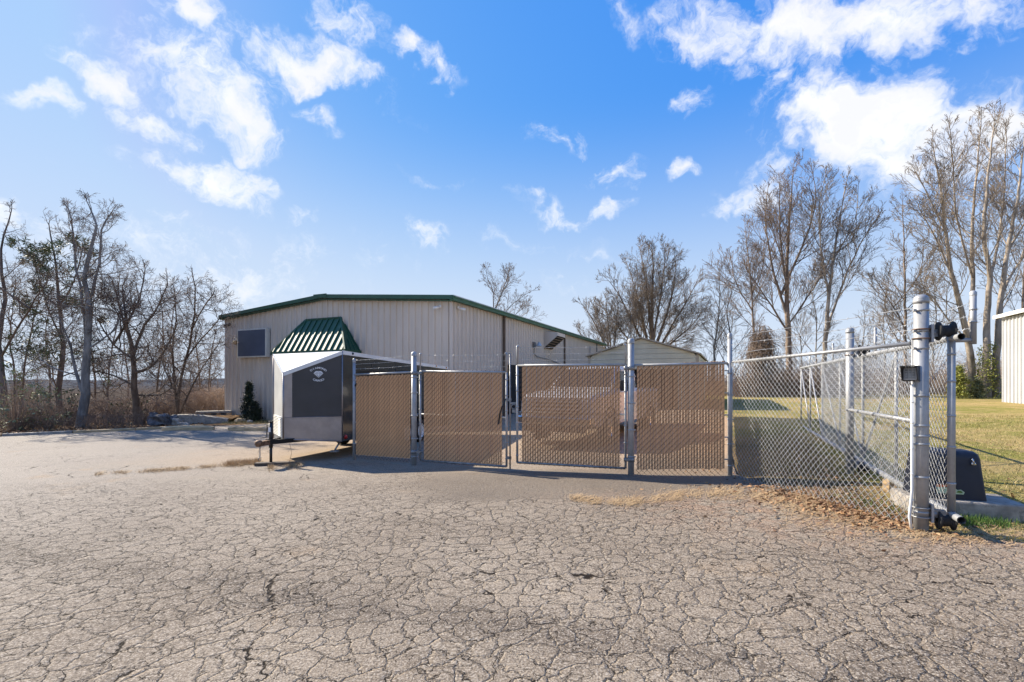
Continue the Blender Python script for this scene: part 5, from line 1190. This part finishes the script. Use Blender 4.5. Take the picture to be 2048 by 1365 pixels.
mk([([(354,845),(358,780),(370,720),(385,660),(391,600),(386,555)], .09, dict(s=.25)), ([(357,835),(349,770),(345,700),(352,640),(350,590)], .07, dict(k=10,s=.25)), ([(358,835),(376,790),(402,740),(436,690)], .06, dict(k=10,s=.25)), ([(370,720),(402,680),(441,635)], .05, dict(k=9,s=.2)), ([(360,800),(330,740),(315,690)], .04, dict(k=7,s=.2)), ([(385,660),(410,610),(425,590)], .04, dict(k=8,s=.1))],
   22, 15, cfg(**{**GNARL,'L1':2.1,'n1':12,'up':(0,.08,.05,.03,0)}), 'several-stemmed leafless tree nearest the warehouse on the left', 'barkdark', 'twigdark', LG)
for i, (st_, d, lab) in enumerate([([(215,850),(216,760),(226,690),(240,620)], 26, 'slim background tree between the grey tree and the spreading tree'), ([(44,860),(46,760),(60,680),(78,590)], 25, 'slim background tree close to the left picture edge'), ([(312,850),(316,750),(326,680),(322,590)], 27, 'slim background tree behind the boulders'), ([(420,850),(418,770),(425,700),(432,660)], 29, 'slim background tree just left of the warehouse wall')]):
    mk([(st_, .08, dict(s=.2))], d, 20+i, cfg(**{**GNARL,'L1':2.6,'n1':14,'n':(0,6,5,3),'up':(0,.1,.07,.04,0)}), lab, 'barkdark', 'twigdark', LG)
for i, (px, top, d, lab) in enumerate([(25,560,31,'faint far leafless tree at the left picture edge'), (95,600,33,'faint far leafless tree behind the pine'), (185,570,30,'far leafless tree behind the tall grey tree'), (252,610,34,'far leafless tree behind the spreading tree'), (345,600,31,'far leafless tree behind the several-stemmed tree'), (395,650,34,'far leafless tree between several-stemmed tree and warehouse')]):
    mk([([(px,850),(px+5,760),(px-4,680),(px+6,top)], .09, dict(s=.12,k=18))], d, 120+i, cfg(**{**GNARL,'L1':3.2,'n1':16,'n':(0,7,5,3),'up':(0,.1,.07,.04,0)}), lab, 'barkdark', 'twigdark', LG)
# --- trees behind the warehouse and shed
BG = 'bare trees behind the buildings'
mk([([(988,775),(987,620),(985,580),(976,560),(972,540)], .16, dict(s=.55)), ([(987,625),(1008,575),(1020,540)], .09, dict(k=10,s=.15)), ([(1008,775),(1007,640),(1036,600),(1068,580)], .11, dict(k=14,s=.5)), ([(1012,650),(1030,630),(1052,612)], .05, dict(k=7,s=.1))], 52, 31,
   cfg(L1=3.4, n1=14, rmin=.010, wob=.16, n=(0,7,5,3)), 'leafless tree rising above the middle of the warehouse roof', 'barkgrey', 'twigdark', BG)
mk([([(1302,785),(1303,700),(1304,620),(1306,540),(1305,500)], .30, dict(s=.3,k=22)), ([(1300,720),(1285,640),(1268,570),(1255,530)], .17, dict(k=18,s=.2)), ([(1300,725),(1268,650),(1238,590),(1215,560)], .15, dict(k=18,s=.2)), ([(1306,720),(1330,640),(1348,570),(1352,520)], .17, dict(k=18,s=.2)),
    ([(1308,725),(1345,650),(1375,600),(1395,560)], .15, dict(k=18,s=.2)), ([(1300,725),(1258,680),(1225,640),(1205,615)], .10, dict(k=14,s=.15)), ([(1308,725),(1350,680),(1385,650),(1410,615)], .10, dict(k=14,s=.15)), ([(1302,700),(1296,600),(1284,520),(1280,500)], .14, dict(k=16,s=.3)), ([(1304,700),(1320,600),(1330,520),(1328,495)], .14, dict(k=16,s=.3))], 45, 32,
   cfg(L1=4.3, up=(0,.04,.03,.02,.01), a1=(22,50), ang=(20,42), wob=.06, rmin=.009, n=(0,8,6,3)), 'large round-crowned leafless tree behind the sage shed', 'bark', 'twig', BG)
mk([([(1222,785),(1222,740),(1205,680),(1180,630),(1165,610)], .14, dict(k=16,s=.2)), ([(1222,740),(1200,650),(1190,610)], .12, dict(k=12,s=.2)), ([(1224,740),(1232,660),(1236,600)], .12, dict(k=14,s=.2)), ([(1222,745),(1185,700),(1155,660)], .10, dict(k=12,s=.15)), ([(1225,745),(1252,690),(1262,640)], .08, dict(k=10,s=.2)), ([(1222,720),(1215,640),(1212,595)], .09, dict(k=12,s=.2))], 43, 33,
   cfg(L1=3.0, a1=(16,42), ang=(18,42), wob=.1, rmin=.010, up=(0,.1,.08,.06,.04)), 'smaller leaning leafless tree left of the large round-crowned one', 'barkpale', 'twig', BG)
for i, (st_, d, lab) in enumerate([([(1425,785),(1430,690),(1438,620),(1440,560)], 42, 'thin leafless tree between shed and corner post'), ([(1462,785),(1462,690),(1455,620),(1470,560)], 40, 'thin leafless tree right behind the corner post'), ([(1352,785),(1356,720),(1350,680),(1362,650)], 58, 'small far leafless tree above the right half of the shed roof'),
      ([(1722,790),(1724,700),(1730,650),(1727,620)], 48, 'small far leafless tree between the second gate post and slender tree'), ([(1868,790),(1866,700),(1872,640),(1868,570)], 42, 'thin leafless tree just right of the big gate post top'), ([(1600,790),(1604,720),(1600,670),(1608,640)], 52, 'small far leafless tree between the two forked lawn trees'), ([(1768,790),(1770,710),(1766,650),(1772,600)], 44, 'thin far leafless tree left of the slender single-stemmed tree')]):
    mk([(st_, .11, dict(s=.15,k=16))], d, 40+i, cfg(**{**TALL,'L1':4.2,'rmin':.0085,'n':(0,7,4,3),'a1':(30,60)}), lab, 'barkgrey', 'twig', BG)
# --- tall trees at the back of the lawn
TG = 'tall bare trees at the back of the lawn'
mk([([(1578,800),(1577,700),(1574,600),(1575,500),(1580,420),(1587,335)], .24, dict(s=.3,k=24)), ([(1575,640),(1546,540),(1531,450),(1535,385)], .10, dict(k=16,s=.25)), ([(1575,580),(1610,480),(1632,400),(1626,352)], .10, dict(k=16,s=.25)), ([(1575,660),(1535,600),(1496,545)], .08, dict(k=12,s=.25)), ([(1575,560),(1560,460),(1560,370)], .08, dict(k=14,s=.25)), ([(1576,650),(1625,580),(1655,530)], .06, dict(k=10,s=.25))], 33, 51,
   cfg(**{**TALL,'L1':4.0,'rmin':.0085}), 'tall oval-crowned leafless tree with a single straight trunk, centre right', 'bark', 'twigred', TG, leaves=('deadleaf',.08,.045))
mk([([(1508,800),(1507,660),(1501,560),(1494,490),(1490,455)], .11, dict(s=.3,k=16)), ([(1506,620),(1474,570),(1462,520)], .05, dict(k=9,s=.3)), ([(1503,600),(1525,540),(1528,500)], .04, dict(k=7,s=.3))], 32, 52, cfg(**{**TALL,'L1':3.2,'rmin':.0085}), 'thin reddish-topped leafless tree left of the oval-crowned tree', 'bark', 'twigred', TG, leaves=('deadleaf',.10,.045))
mk([([(1640,800),(1648,720),(1656,610),(1666,520),(1681,430),(1694,360)], .17, dict(s=.35,k=20)), ([(1651,660),(1688,560),(1726,480),(1758,430)], .09, dict(k=16,s=.25)), ([(1634,800),(1632,700),(1633,640),(1624,590)], .06, dict(k=8,s=.4)), ([(1660,590),(1640,480),(1640,400),(1650,355)], .07, dict(k=14,s=.3)), ([(1666,540),(1710,440),(1716,380)], .05, dict(k=12,s=.3))], 31, 53,
   cfg(**{**TALL,'L1':3.5,'rmin':.0085}), 'leafless tree leaning right with a forked trunk beside the oval-crowned tree', 'barkpale', 'twig', TG)
mk([([(1813,800),(1811,690),(1810,580),(1808,480),(1805,410)], .12, dict(s=.2,k=26)), ([(1810,660),(1778,600),(1752,560)], .045, dict(k=8,s=.3)), ([(1810,610),(1838,550),(1846,500)], .04, dict(k=8,s=.3))], 32, 54, cfg(**{**TALL,'L1':3.4,'a1':(35,62),'rmin':.008}), 'slender single-stemmed leafless tree left of the big gate post', 'bark', 'twig', TG)
mk([([(1946,800),(1941,710),(1922,620),(1903,545),(1893,470),(1882,390),(1866,290)], .20, dict(s=.35,k=22)), ([(1943,690),(1945,580),(1944,480),(1950,380),(1962,240)], .13, dict(k=20,s=.3)), ([(1905,550),(1872,480),(1840,420)], .06, dict(k=10,s=.3)), ([(1935,690),(1898,640),(1862,592),(1838,580)], .06, dict(k=8,s=.3)), ([(1893,480),(1860,400),(1835,350)], .05, dict(k=10,s=.3)), ([(1945,560),(1915,440),(1905,330),(1900,260)], .06, dict(k=14,s=.3))], 27.5, 55,
   cfg(**{**TALL,'L1':3.4,'rmin':.0075}), 'tall twin-trunked tree with bowed left trunk behind the gate rollers', 'barkpale', 'twig', TG)
t_, T_ = mk([([(1974,805),(1973,710),(1976,610),(1979,540),(1968,470),(1974,380),(1990,235)], .20, dict(s=.4,k=22)), ([(1990,805),(1995,690),(2003,590),(2016,500),(2034,400),(2050,260)], .19, dict(k=20,s=.3)), ([(2003,590),(2042,520),(2080,470)], .08, dict(k=10,s=.3)), ([(1978,560),(2000,460),(2010,360),(2012,270)], .07, dict(k=14,s=.3)), ([(2016,500),(2060,430),(2100,380)], .06, dict(k=10,s=.2))], 26.5, 56,
   cfg(**{**TALL,'L1':3.6,'rmin':.0075}), 'tallest pale leafless tree with ivy round its base, by the white building', 'barkpale', 'twig', TG)
rg = np.random.RandomState(8); n = 260; zz = rg.uniform(0,1,n)**1.2; c0 = wpt(1974,805,26.5); c1 = wpt(1974,690,26.5); P = c0+(c1-c0)*zz[:,None]; a = rg.uniform(0,2*PI,n); rr_ = .28+.3*(1-zz)*rg.rand(n)
P[:,0] += np.cos(a)*rr_; P[:,1] += np.sin(a)*rr_
robj('ivy', [leafquads(P, .065, 8, per=6)], M['ivy'], t_, smooth=False)['kind'] = 'stuff'
mk([([(2046,805),(2044,700),(2046,600),(2052,500),(2060,420)], .10, dict(s=.3,k=16))], 30, 57, cfg(**{**TALL,'L1':3.0}), 'thin leafless tree beside the white building at the right edge', 'bark', 'twig', TG)
# small evergreens
def conifer(px, d, H, W_, lab, seed, m, name='conifer', nt_=300, cat='tree', px2=None, lean=0):
    x, y = at(px, d); z0 = g(x, y); t = thing(name, (x, y, z0), lab, cat); rg = np.random.RandomState(seed); b = MB(); b.tube([(x,y,z0-.1),(x+lean*.5,y,z0+H*.5),(x+lean,y,z0+H*.95)], [W_*.07+.02,.03,.01], 7); obj('trunk', b, M['barkdark'], t)
    h = rg.rand(nt_)**1.1; a = rg.uniform(0,2*PI,nt_); rr = W_*(1-h)**.8*rg.uniform(.25,1,nt_)*(1+.35*np.sin(a*3+h*9)); P = np.stack([x+lean*h+np.cos(a)*rr, y+np.sin(a)*rr, z0+.08+h*H*.95+rr*.12], 1)
    robj('foliage', [needles(P, min(.16, W_*.34)+.03, 16, seed, bias=(0,0,.35), width=.11)], M[m], t, smooth=False)['kind'] = 'stuff'; return t
conifer(498, 22.0, 1.75, .34, 'small dark conical shrub against the warehouse front left of the awning', 61, 'needledark', 'conical_shrub', 320, 'shrub')
t_ = conifer(509, 21.8, .75, .40, 'low round dark shrub at the foot of the conical one', 62, 'needledark', 'round_shrub', 160, 'shrub')
conifer(1918, 26, 1.7, .55, 'small bright green evergreen under the tall trees near the white building', 63, 'ivy', 'evergreen_shrub', 170, 'shrub')
conifer(1998, 27, .9, .5, 'low dark green shrub between tree trunks and white building', 64, 'shrub', 'low_shrub', 110, 'shrub')
conifer(1955, 25.8, .9, .45, 'low olive shrub at the foot of the twin-trunked tree', 65, 'shrub', 'low_shrub', 110, 'shrub')
# shrubs in the left corner
for i, (px, d, H, W_, m, lab) in enumerate([(30,17.5,2.1,.9,'shrub','pale green loose shrub at the foot of the left edge tree'), (95,18.0,1.5,.8,'shrub','grey-green loose shrub between left edge tree and pine'), (-20,16.5,1.2,.9,'shrub','low pale shrub in the far left corner'), (135,20,1.5,.6,'needle','small dark evergreen bush at the foot of the pine'), (283,20.8,1.4,.45,'needle','dark ivy-like bush hugging the spreading tree trunk'), (228,21,.8,.6,'needle','low green bush between grey tree and spreading tree'), (62,19.5,1.7,.7,'shrub','sparse pale shrub behind the left corner shrubs')]):
    x, y = at(px, d); z0 = g(x, y); t = thing('shrub', (x,y,z0), lab, 'shrub', 'shrubs along the left edge of the lot'); rg = np.random.RandomState(70+i); n = int(85*W_*H); h = rg.rand(n); a = rg.uniform(0,2*PI,n); rr = W_*np.sqrt(rg.rand(n))*np.sin(np.clip(h*PI*.85+.35,0,PI))**.6
    P = np.stack([x+np.cos(a)*rr, y+np.sin(a)*rr*.8, z0+.05+h*H], 1); B0 = np.stack([x+np.cos(a)*rr*.25, y+np.sin(a)*rr*.25, np.full(n, z0-.05)], 1)
    Mi = (P+B0)/2+rg.normal(size=(n,3))*.08; k_ = n
    robj('stem', [seg_arrays(B0[:k_], Mi[:k_], .010, .007, 3), seg_arrays(Mi[:k_], P[:k_], .007, .004, 3)], M['twigtan' if m == 'shrub' else 'twigdark'], t)['kind'] = 'stuff'
    robj('foliage', [leafquads(P[::2], .06, 80+i, per=5)], M[m], t, smooth=False)['kind'] = 'stuff'
# --- brush: one mass of arching stems
def brush(name, label, pts, hmin, hmax, seed, m, rad=.012, twigs=5, loc=None):
    rg = np.random.RandomState(seed); P = np.asarray(pts, float); n = len(P); z = G(P[:,0], P[:,1]); B0 = np.stack([P[:,0], P[:,1], z-.1], 1)
    H = rg.uniform(hmin, hmax, n)*(.6+.8*rg.rand(n)**2)/1.1; a = rg.uniform(0,2*PI,n); lean = rg.uniform(.1,.9,n)*H
    k = 4; prev = B0; parts = []; nodes = []
    for i in range(1, k+1):
        f = i/k; q = B0+np.stack([np.cos(a)*lean*f**1.8, np.sin(a)*lean*f**1.8, H*(f-.18*f**3)], 1)+rg.normal(size=(n,3))*.06*H[:,None]/2
        parts.append(seg_arrays(prev, q, rad*(1-.75*(i-1)/k), rad*(1-.75*i/k), 3)); nodes.append((prev, q)); prev = q
    for t in range(twigs):
        i = rg.randint(1, k, n); A = np.stack([nodes[ii][0][j] for j, ii in enumerate(i)]); Bq = np.stack([nodes[ii][1][j] for j, ii in enumerate(i)]); s0 = A+(Bq-A)*rg.rand(n,1)
        d = rg.normal(size=(n,3)); d[:,2] = abs(d[:,2])*.6; d /= np.linalg.norm(d,axis=1,keepdims=True); L = (.18+.3*rg.rand(n,1))*H[:,None]*.55; mid = s0+d*L*.5+rg.normal(size=(n,3))*.05; e = s0+d*L+rg.normal(size=(n,3))*.1
        parts.append(seg_arrays(s0, mid, rad*.5, rad*.4, 3)); parts.append(seg_arrays(mid, e, rad*.4, rad*.2, 3))
    o = robj(name, parts, M[m], None, loc=(float(P[0,0]), float(P[0,1]), float(z[0]))); o['kind'] = 'stuff'; o['label'] = label; return o
def band(pxa, pxb, da, db, n, seed):
    rg = np.random.RandomState(seed); px = rg.uniform(pxa, pxb, n); d = rg.uniform(da, db, n); d = np.where((px > 290) & (px < 470), np.maximum(d, 25.5), d); return np.stack([(px-1024)/958*d, d], 1)
brush('woodland_brush', 'tan leafless undergrowth behind the trees on the left', band(-120,455,21,34,2300,1), 1.6, 3.4, 1, 'twigtan', .013, 4)
brush('woodland_brush', 'dark leafless thicket along the left edge of the lot', band(-120,300,17.5,22,700,2), .5, 1.5, 2, 'twigdark', .009, 5)
brush('hedgerow_brush', 'grey-brown leafless brush along the back of the lawn', band(1400,2060,31,38,2000,3), 1.6, 3.8, 3, 'twigtan', .013, 4)
brush('hedgerow_brush', 'dark leafless brush standing in the back hedgerow', band(1465,1720,29,33,900,4), 1.5, 3.2, 4, 'twigdark', .013, 6)
brush('hedgerow_brush', 'reddish far brush behind the hedgerow', band(1100,2300,48,80,1300,7), 3.0, 6.5, 7, 'twigred', .03, 2)
brush('hedgerow_brush', 'far brown woodland edge on the left horizon', band(-400,470,45,90,1300,9), 4.0, 7.5, 9, 'twigtan', .035, 2)
# vine-smothered dark mound in the hedgerow
vt = thing('vine_mound', (*at(1518,30), g(*at(1518,30))), 'dark vine-smothered thicket behind the bare chain link fence', 'thicket'); rg = np.random.RandomState(6); n = 1500
a = rg.uniform(0,2*PI,n); h = rg.rand(n); c0 = np.array([*at(1522,30), 0]); z0 = g(*at(1522,30)); R_ = 1.25*np.sqrt(rg.rand(n))*(1-.6*h**2)*(1+.35*np.sin(a*2+h*7))
P = np.stack([c0[0]+np.cos(a)*R_*1.15, c0[1]+np.sin(a)*R_, z0+.2+h*4.0+np.sin(a*3)*.3], 1); Q = P+np.stack([rg.normal(size=n)*.35, rg.normal(size=n)*.35, -abs(rg.normal(size=n))*.9], 1); Mi = (P+Q)/2+rg.normal(size=(n,3))*.15
robj('vines', [seg_arrays(P, Mi, .014, .012, 3), seg_arrays(Mi, Q, .012, .006, 3)], M['twigdark'], vt)['kind'] = 'stuff'
Tm = Tree(66, cfg(L1=2.0, n1=14, wob=.2)); Tm.stem([(c0[0],c0[1],z0-.2),(c0[0]+.1,c0[1],z0+2),(c0[0]-.1,c0[1],z0+4.1)], .14, .04); A_ = np.array(Tm.lo+Tm.hi); robj('stem', [seg_arrays(A_[:,:3],A_[:,3:6],A_[:,6],A_[:,7],4)], M['barkdark'], vt)

# ------------------------------------------------------------------ litter, straw, grass
def scatter(name, label, cat, V, F, m): 
    o = robj(name, [(V, F)], M[m], None, loc=tuple(V[0]), smooth=False); o['kind'] = 'stuff'; o['label'] = label; return o
def ground_pts(xy, lift=.0): return np.stack([xy[:,0], xy[:,1], G(xy[:,0], xy[:,1])+lift], 1)
rg = np.random.RandomState(21)
n = 2600; t = rg.beta(2.2,1.3,n); c = np.stack([3.62+.38*t, 6.9-2.15*t], 1)+rg.normal(size=(n,2))*np.array([.26,.22]); c = c[(c[:,0] > 2.6)]
c2 = rg.normal(size=(900,2))*np.array([.9,1.0])+np.array([4.5,6.6]); c = np.concatenate([c, c2])
V, F = leafquads(ground_pts(c, .026), .030, 22, flat=.72); scatter('leaf_litter', 'dry brown leaves drifted along the foot of the chain link fence', 'leaves', V, F, 'litter')
def blades(xy, hmin, hmax, seed, lean=.6, w=.05, lift=0.0):
    rg = np.random.RandomState(seed); P = ground_pts(xy, lift); n = len(P); H = rg.uniform(hmin,hmax,(n,1)); a = rg.uniform(0,2*PI,n); d = np.stack([np.cos(a)*lean*rg.rand(n), np.sin(a)*lean*rg.rand(n), np.ones(n)], 1); w_ = np.stack([-np.sin(a), np.cos(a), np.zeros(n)], 1)*w*H
    w_ = np.maximum(abs(w_), .0015)*np.sign(w_+1e-9); return np.stack([P-w_, P+w_, P+d*H], 1).reshape(-1,3), np.arange(3*n).reshape(-1,3)
def straw(xy, seed, L=.09, lift=.018):
    rg = np.random.RandomState(seed); P = ground_pts(xy, lift); n = len(P); a = rg.normal(.2,.9,n); d = np.stack([np.cos(a), np.sin(a), rg.uniform(-.05,.38,n)], 1)*L*rg.uniform(.4,1.3,(n,1)); w_ = np.stack([-np.sin(a), np.cos(a), np.zeros(n)], 1)*.0022
    return np.stack([P-w_, P+w_, P+d+w_, P+d-w_], 1).reshape(-1,3), np.arange(4*n).reshape(-1,4)
# wavering line of straw at the edge of the newer asphalt
n = 5200; t = rg.rand(n); clump = (np.sin(t*37)+np.sin(t*83+1)+rg.normal(size=n)*.8) > -.6; t = t[clump]; n = len(t)
px = 1140+540*t; py = 998+10*np.sin(t*9)+14*t+rg.normal(size=n)*(3.5+7*t); d = 1.58*958/(py-765); V, F = straw(np.stack([(px-1024)/958*d, d], 1), 23); scatter('straw_line', 'wavering line of dry straw across the asphalt before the gates', 'straw', V, F, 'straw')
n = 2600; px = rg.uniform(1560,1830,n); py = 1015+(px-1560)*.17+rg.normal(size=n)*18; d = 1.5*958/(py-765); V, F = straw(np.stack([(px-1024)/958*d, d], 1), 24, .07); scatter('straw_line', 'loose straw and clippings near the foot of the big gate post', 'straw', V, F, 'straw')
n = 900; px = rg.uniform(1820,2060,n); py = 1072+(px-1820)*.03+rg.normal(size=n)*9; d = 1.45*958/(py-765); V, F = straw(np.stack([(px-1024)/958*d, d], 1), 29, .06); scatter('straw_line', 'thin straw along the dirt edge right of the big gate post', 'straw', V, F, 'straw')
# weeds along the long crack and the jack board
def crack_line(pts, n, seed, h, lab, spread=2.2):
    rg = np.random.RandomState(seed); pts = np.array(pts, float); i = rg.randint(0, len(pts)-1, n); t = rg.rand(n); p = pts[i]+(pts[i+1]-pts[i])*t[:,None]; keep = (np.sin(p[:,0]*.11)+np.sin(p[:,0]*.037+2)+rg.normal(size=n)*.7) > -.5; p = p[keep]; p[:,1] += rg.normal(size=len(p))*spread
    d = 1.66*958/(p[:,1]-765); xy = np.stack([(p[:,0]-1024)/958*d, d], 1); V1, F1 = blades(xy, h*.3, h, seed, .9, .03, .008); V2, F2 = straw(xy, seed, .08); o = robj('dry_weeds', [(V1,F1),(V2,F2)], M['straw'], None, loc=tuple(V1[0]), smooth=False); o['kind'] = 'stuff'; o['label'] = lab
crack_line([(190,948),(300,942),(380,937),(440,932),(520,926)], 4000, 25, .055, 'dry weeds growing along the long crack left of the trailer jack')
crack_line([(440,932),(480,929),(520,925)], 2200, 26, .12, 'thicker tan weeds by the trailer jack board')
crack_line([(535,938),(575,934),(610,932)], 1500, 27, .10, 'dead grass tuft right under the trailer jack', 4)
# lawn
LP = [(4.15,4.62),(4.9,4.38),(6.3,4.15),(9,3.75),(14,3.2),(17,8),(17,15),(8.5,19),(5.6,11),(3.95,8.2),(3.9,6.2)]
n = 150000; x = rg.uniform(3.8,17,n); y = 3.2+15.8*rg.rand(n)**1.7; ok = inside(x,y,LP) & (x/y < 1.35); x, y = x[ok], y[ok]
den = .5+.5*np.sin(x*1.9+np.sin(y*2.3)*1.4)*np.sin(y*1.6+x*.7); k = rg.rand(len(x)) < .35+.65*den; x, y = x[k], y[k]
uu = (x-4.19)*.912-(y-4.6)*.411; k = (uu > 0) | (rg.rand(len(x)) < .25) | (y > 14); x, y = x[k], y[k]
V, F = blades(np.stack([x,y],1), .02, .055, 28, 1.3, .09); scatter('lawn_grass', 'patchy tan and green winter grass of the lawn', 'grass', V, F, 'grass')
n = 1100; c = np.concatenate([rg.normal(size=(n,2))*np.array([.13,.07])+np.array([4.75,4.86]), rg.normal(size=(700,2))*np.array([.35,.16])+np.array([5.5,4.75]), rg.normal(size=(900,2))*np.array([.15,.35])+np.array([4.15,5.5])]); V, F = blades(c, .03, .085, 30, .6, .05); scatter('green_grass_tufts', 'fresh green tufts between the roller and the concrete pad', 'grass', V, F, 'grassgreen')
# fallen leaves and mulch at the left edge of the lot and by the wall
n = 5200; i = rg.randint(0, len(cp_)-1, n); t = rg.rand(n); A_ = np.array(cp_); p = A_[i]+(A_[i+1]-A_[i])*t[:,None]; p += np.array([-.56,.83])*(abs(rg.normal(size=n))*1.4+.15)[:,None]; V, F = leafquads(ground_pts(p, .03), .07, 31, flat=.6); scatter('leaf_litter', 'brown leaves lying behind the curb under the left trees', 'leaves', V, F, 'litter')
n = 1500; px = rg.uniform(440,545,n); py = rg.uniform(838,850,n); d = 1.8*958/(py-765); V, F = blades(np.stack([(px-1024)/958*d, d],1), .04, .14, 32, .8, .06); scatter('front_strip_grass', 'dry grass strip along the foot of the warehouse front', 'grass', V, F, 'grass')
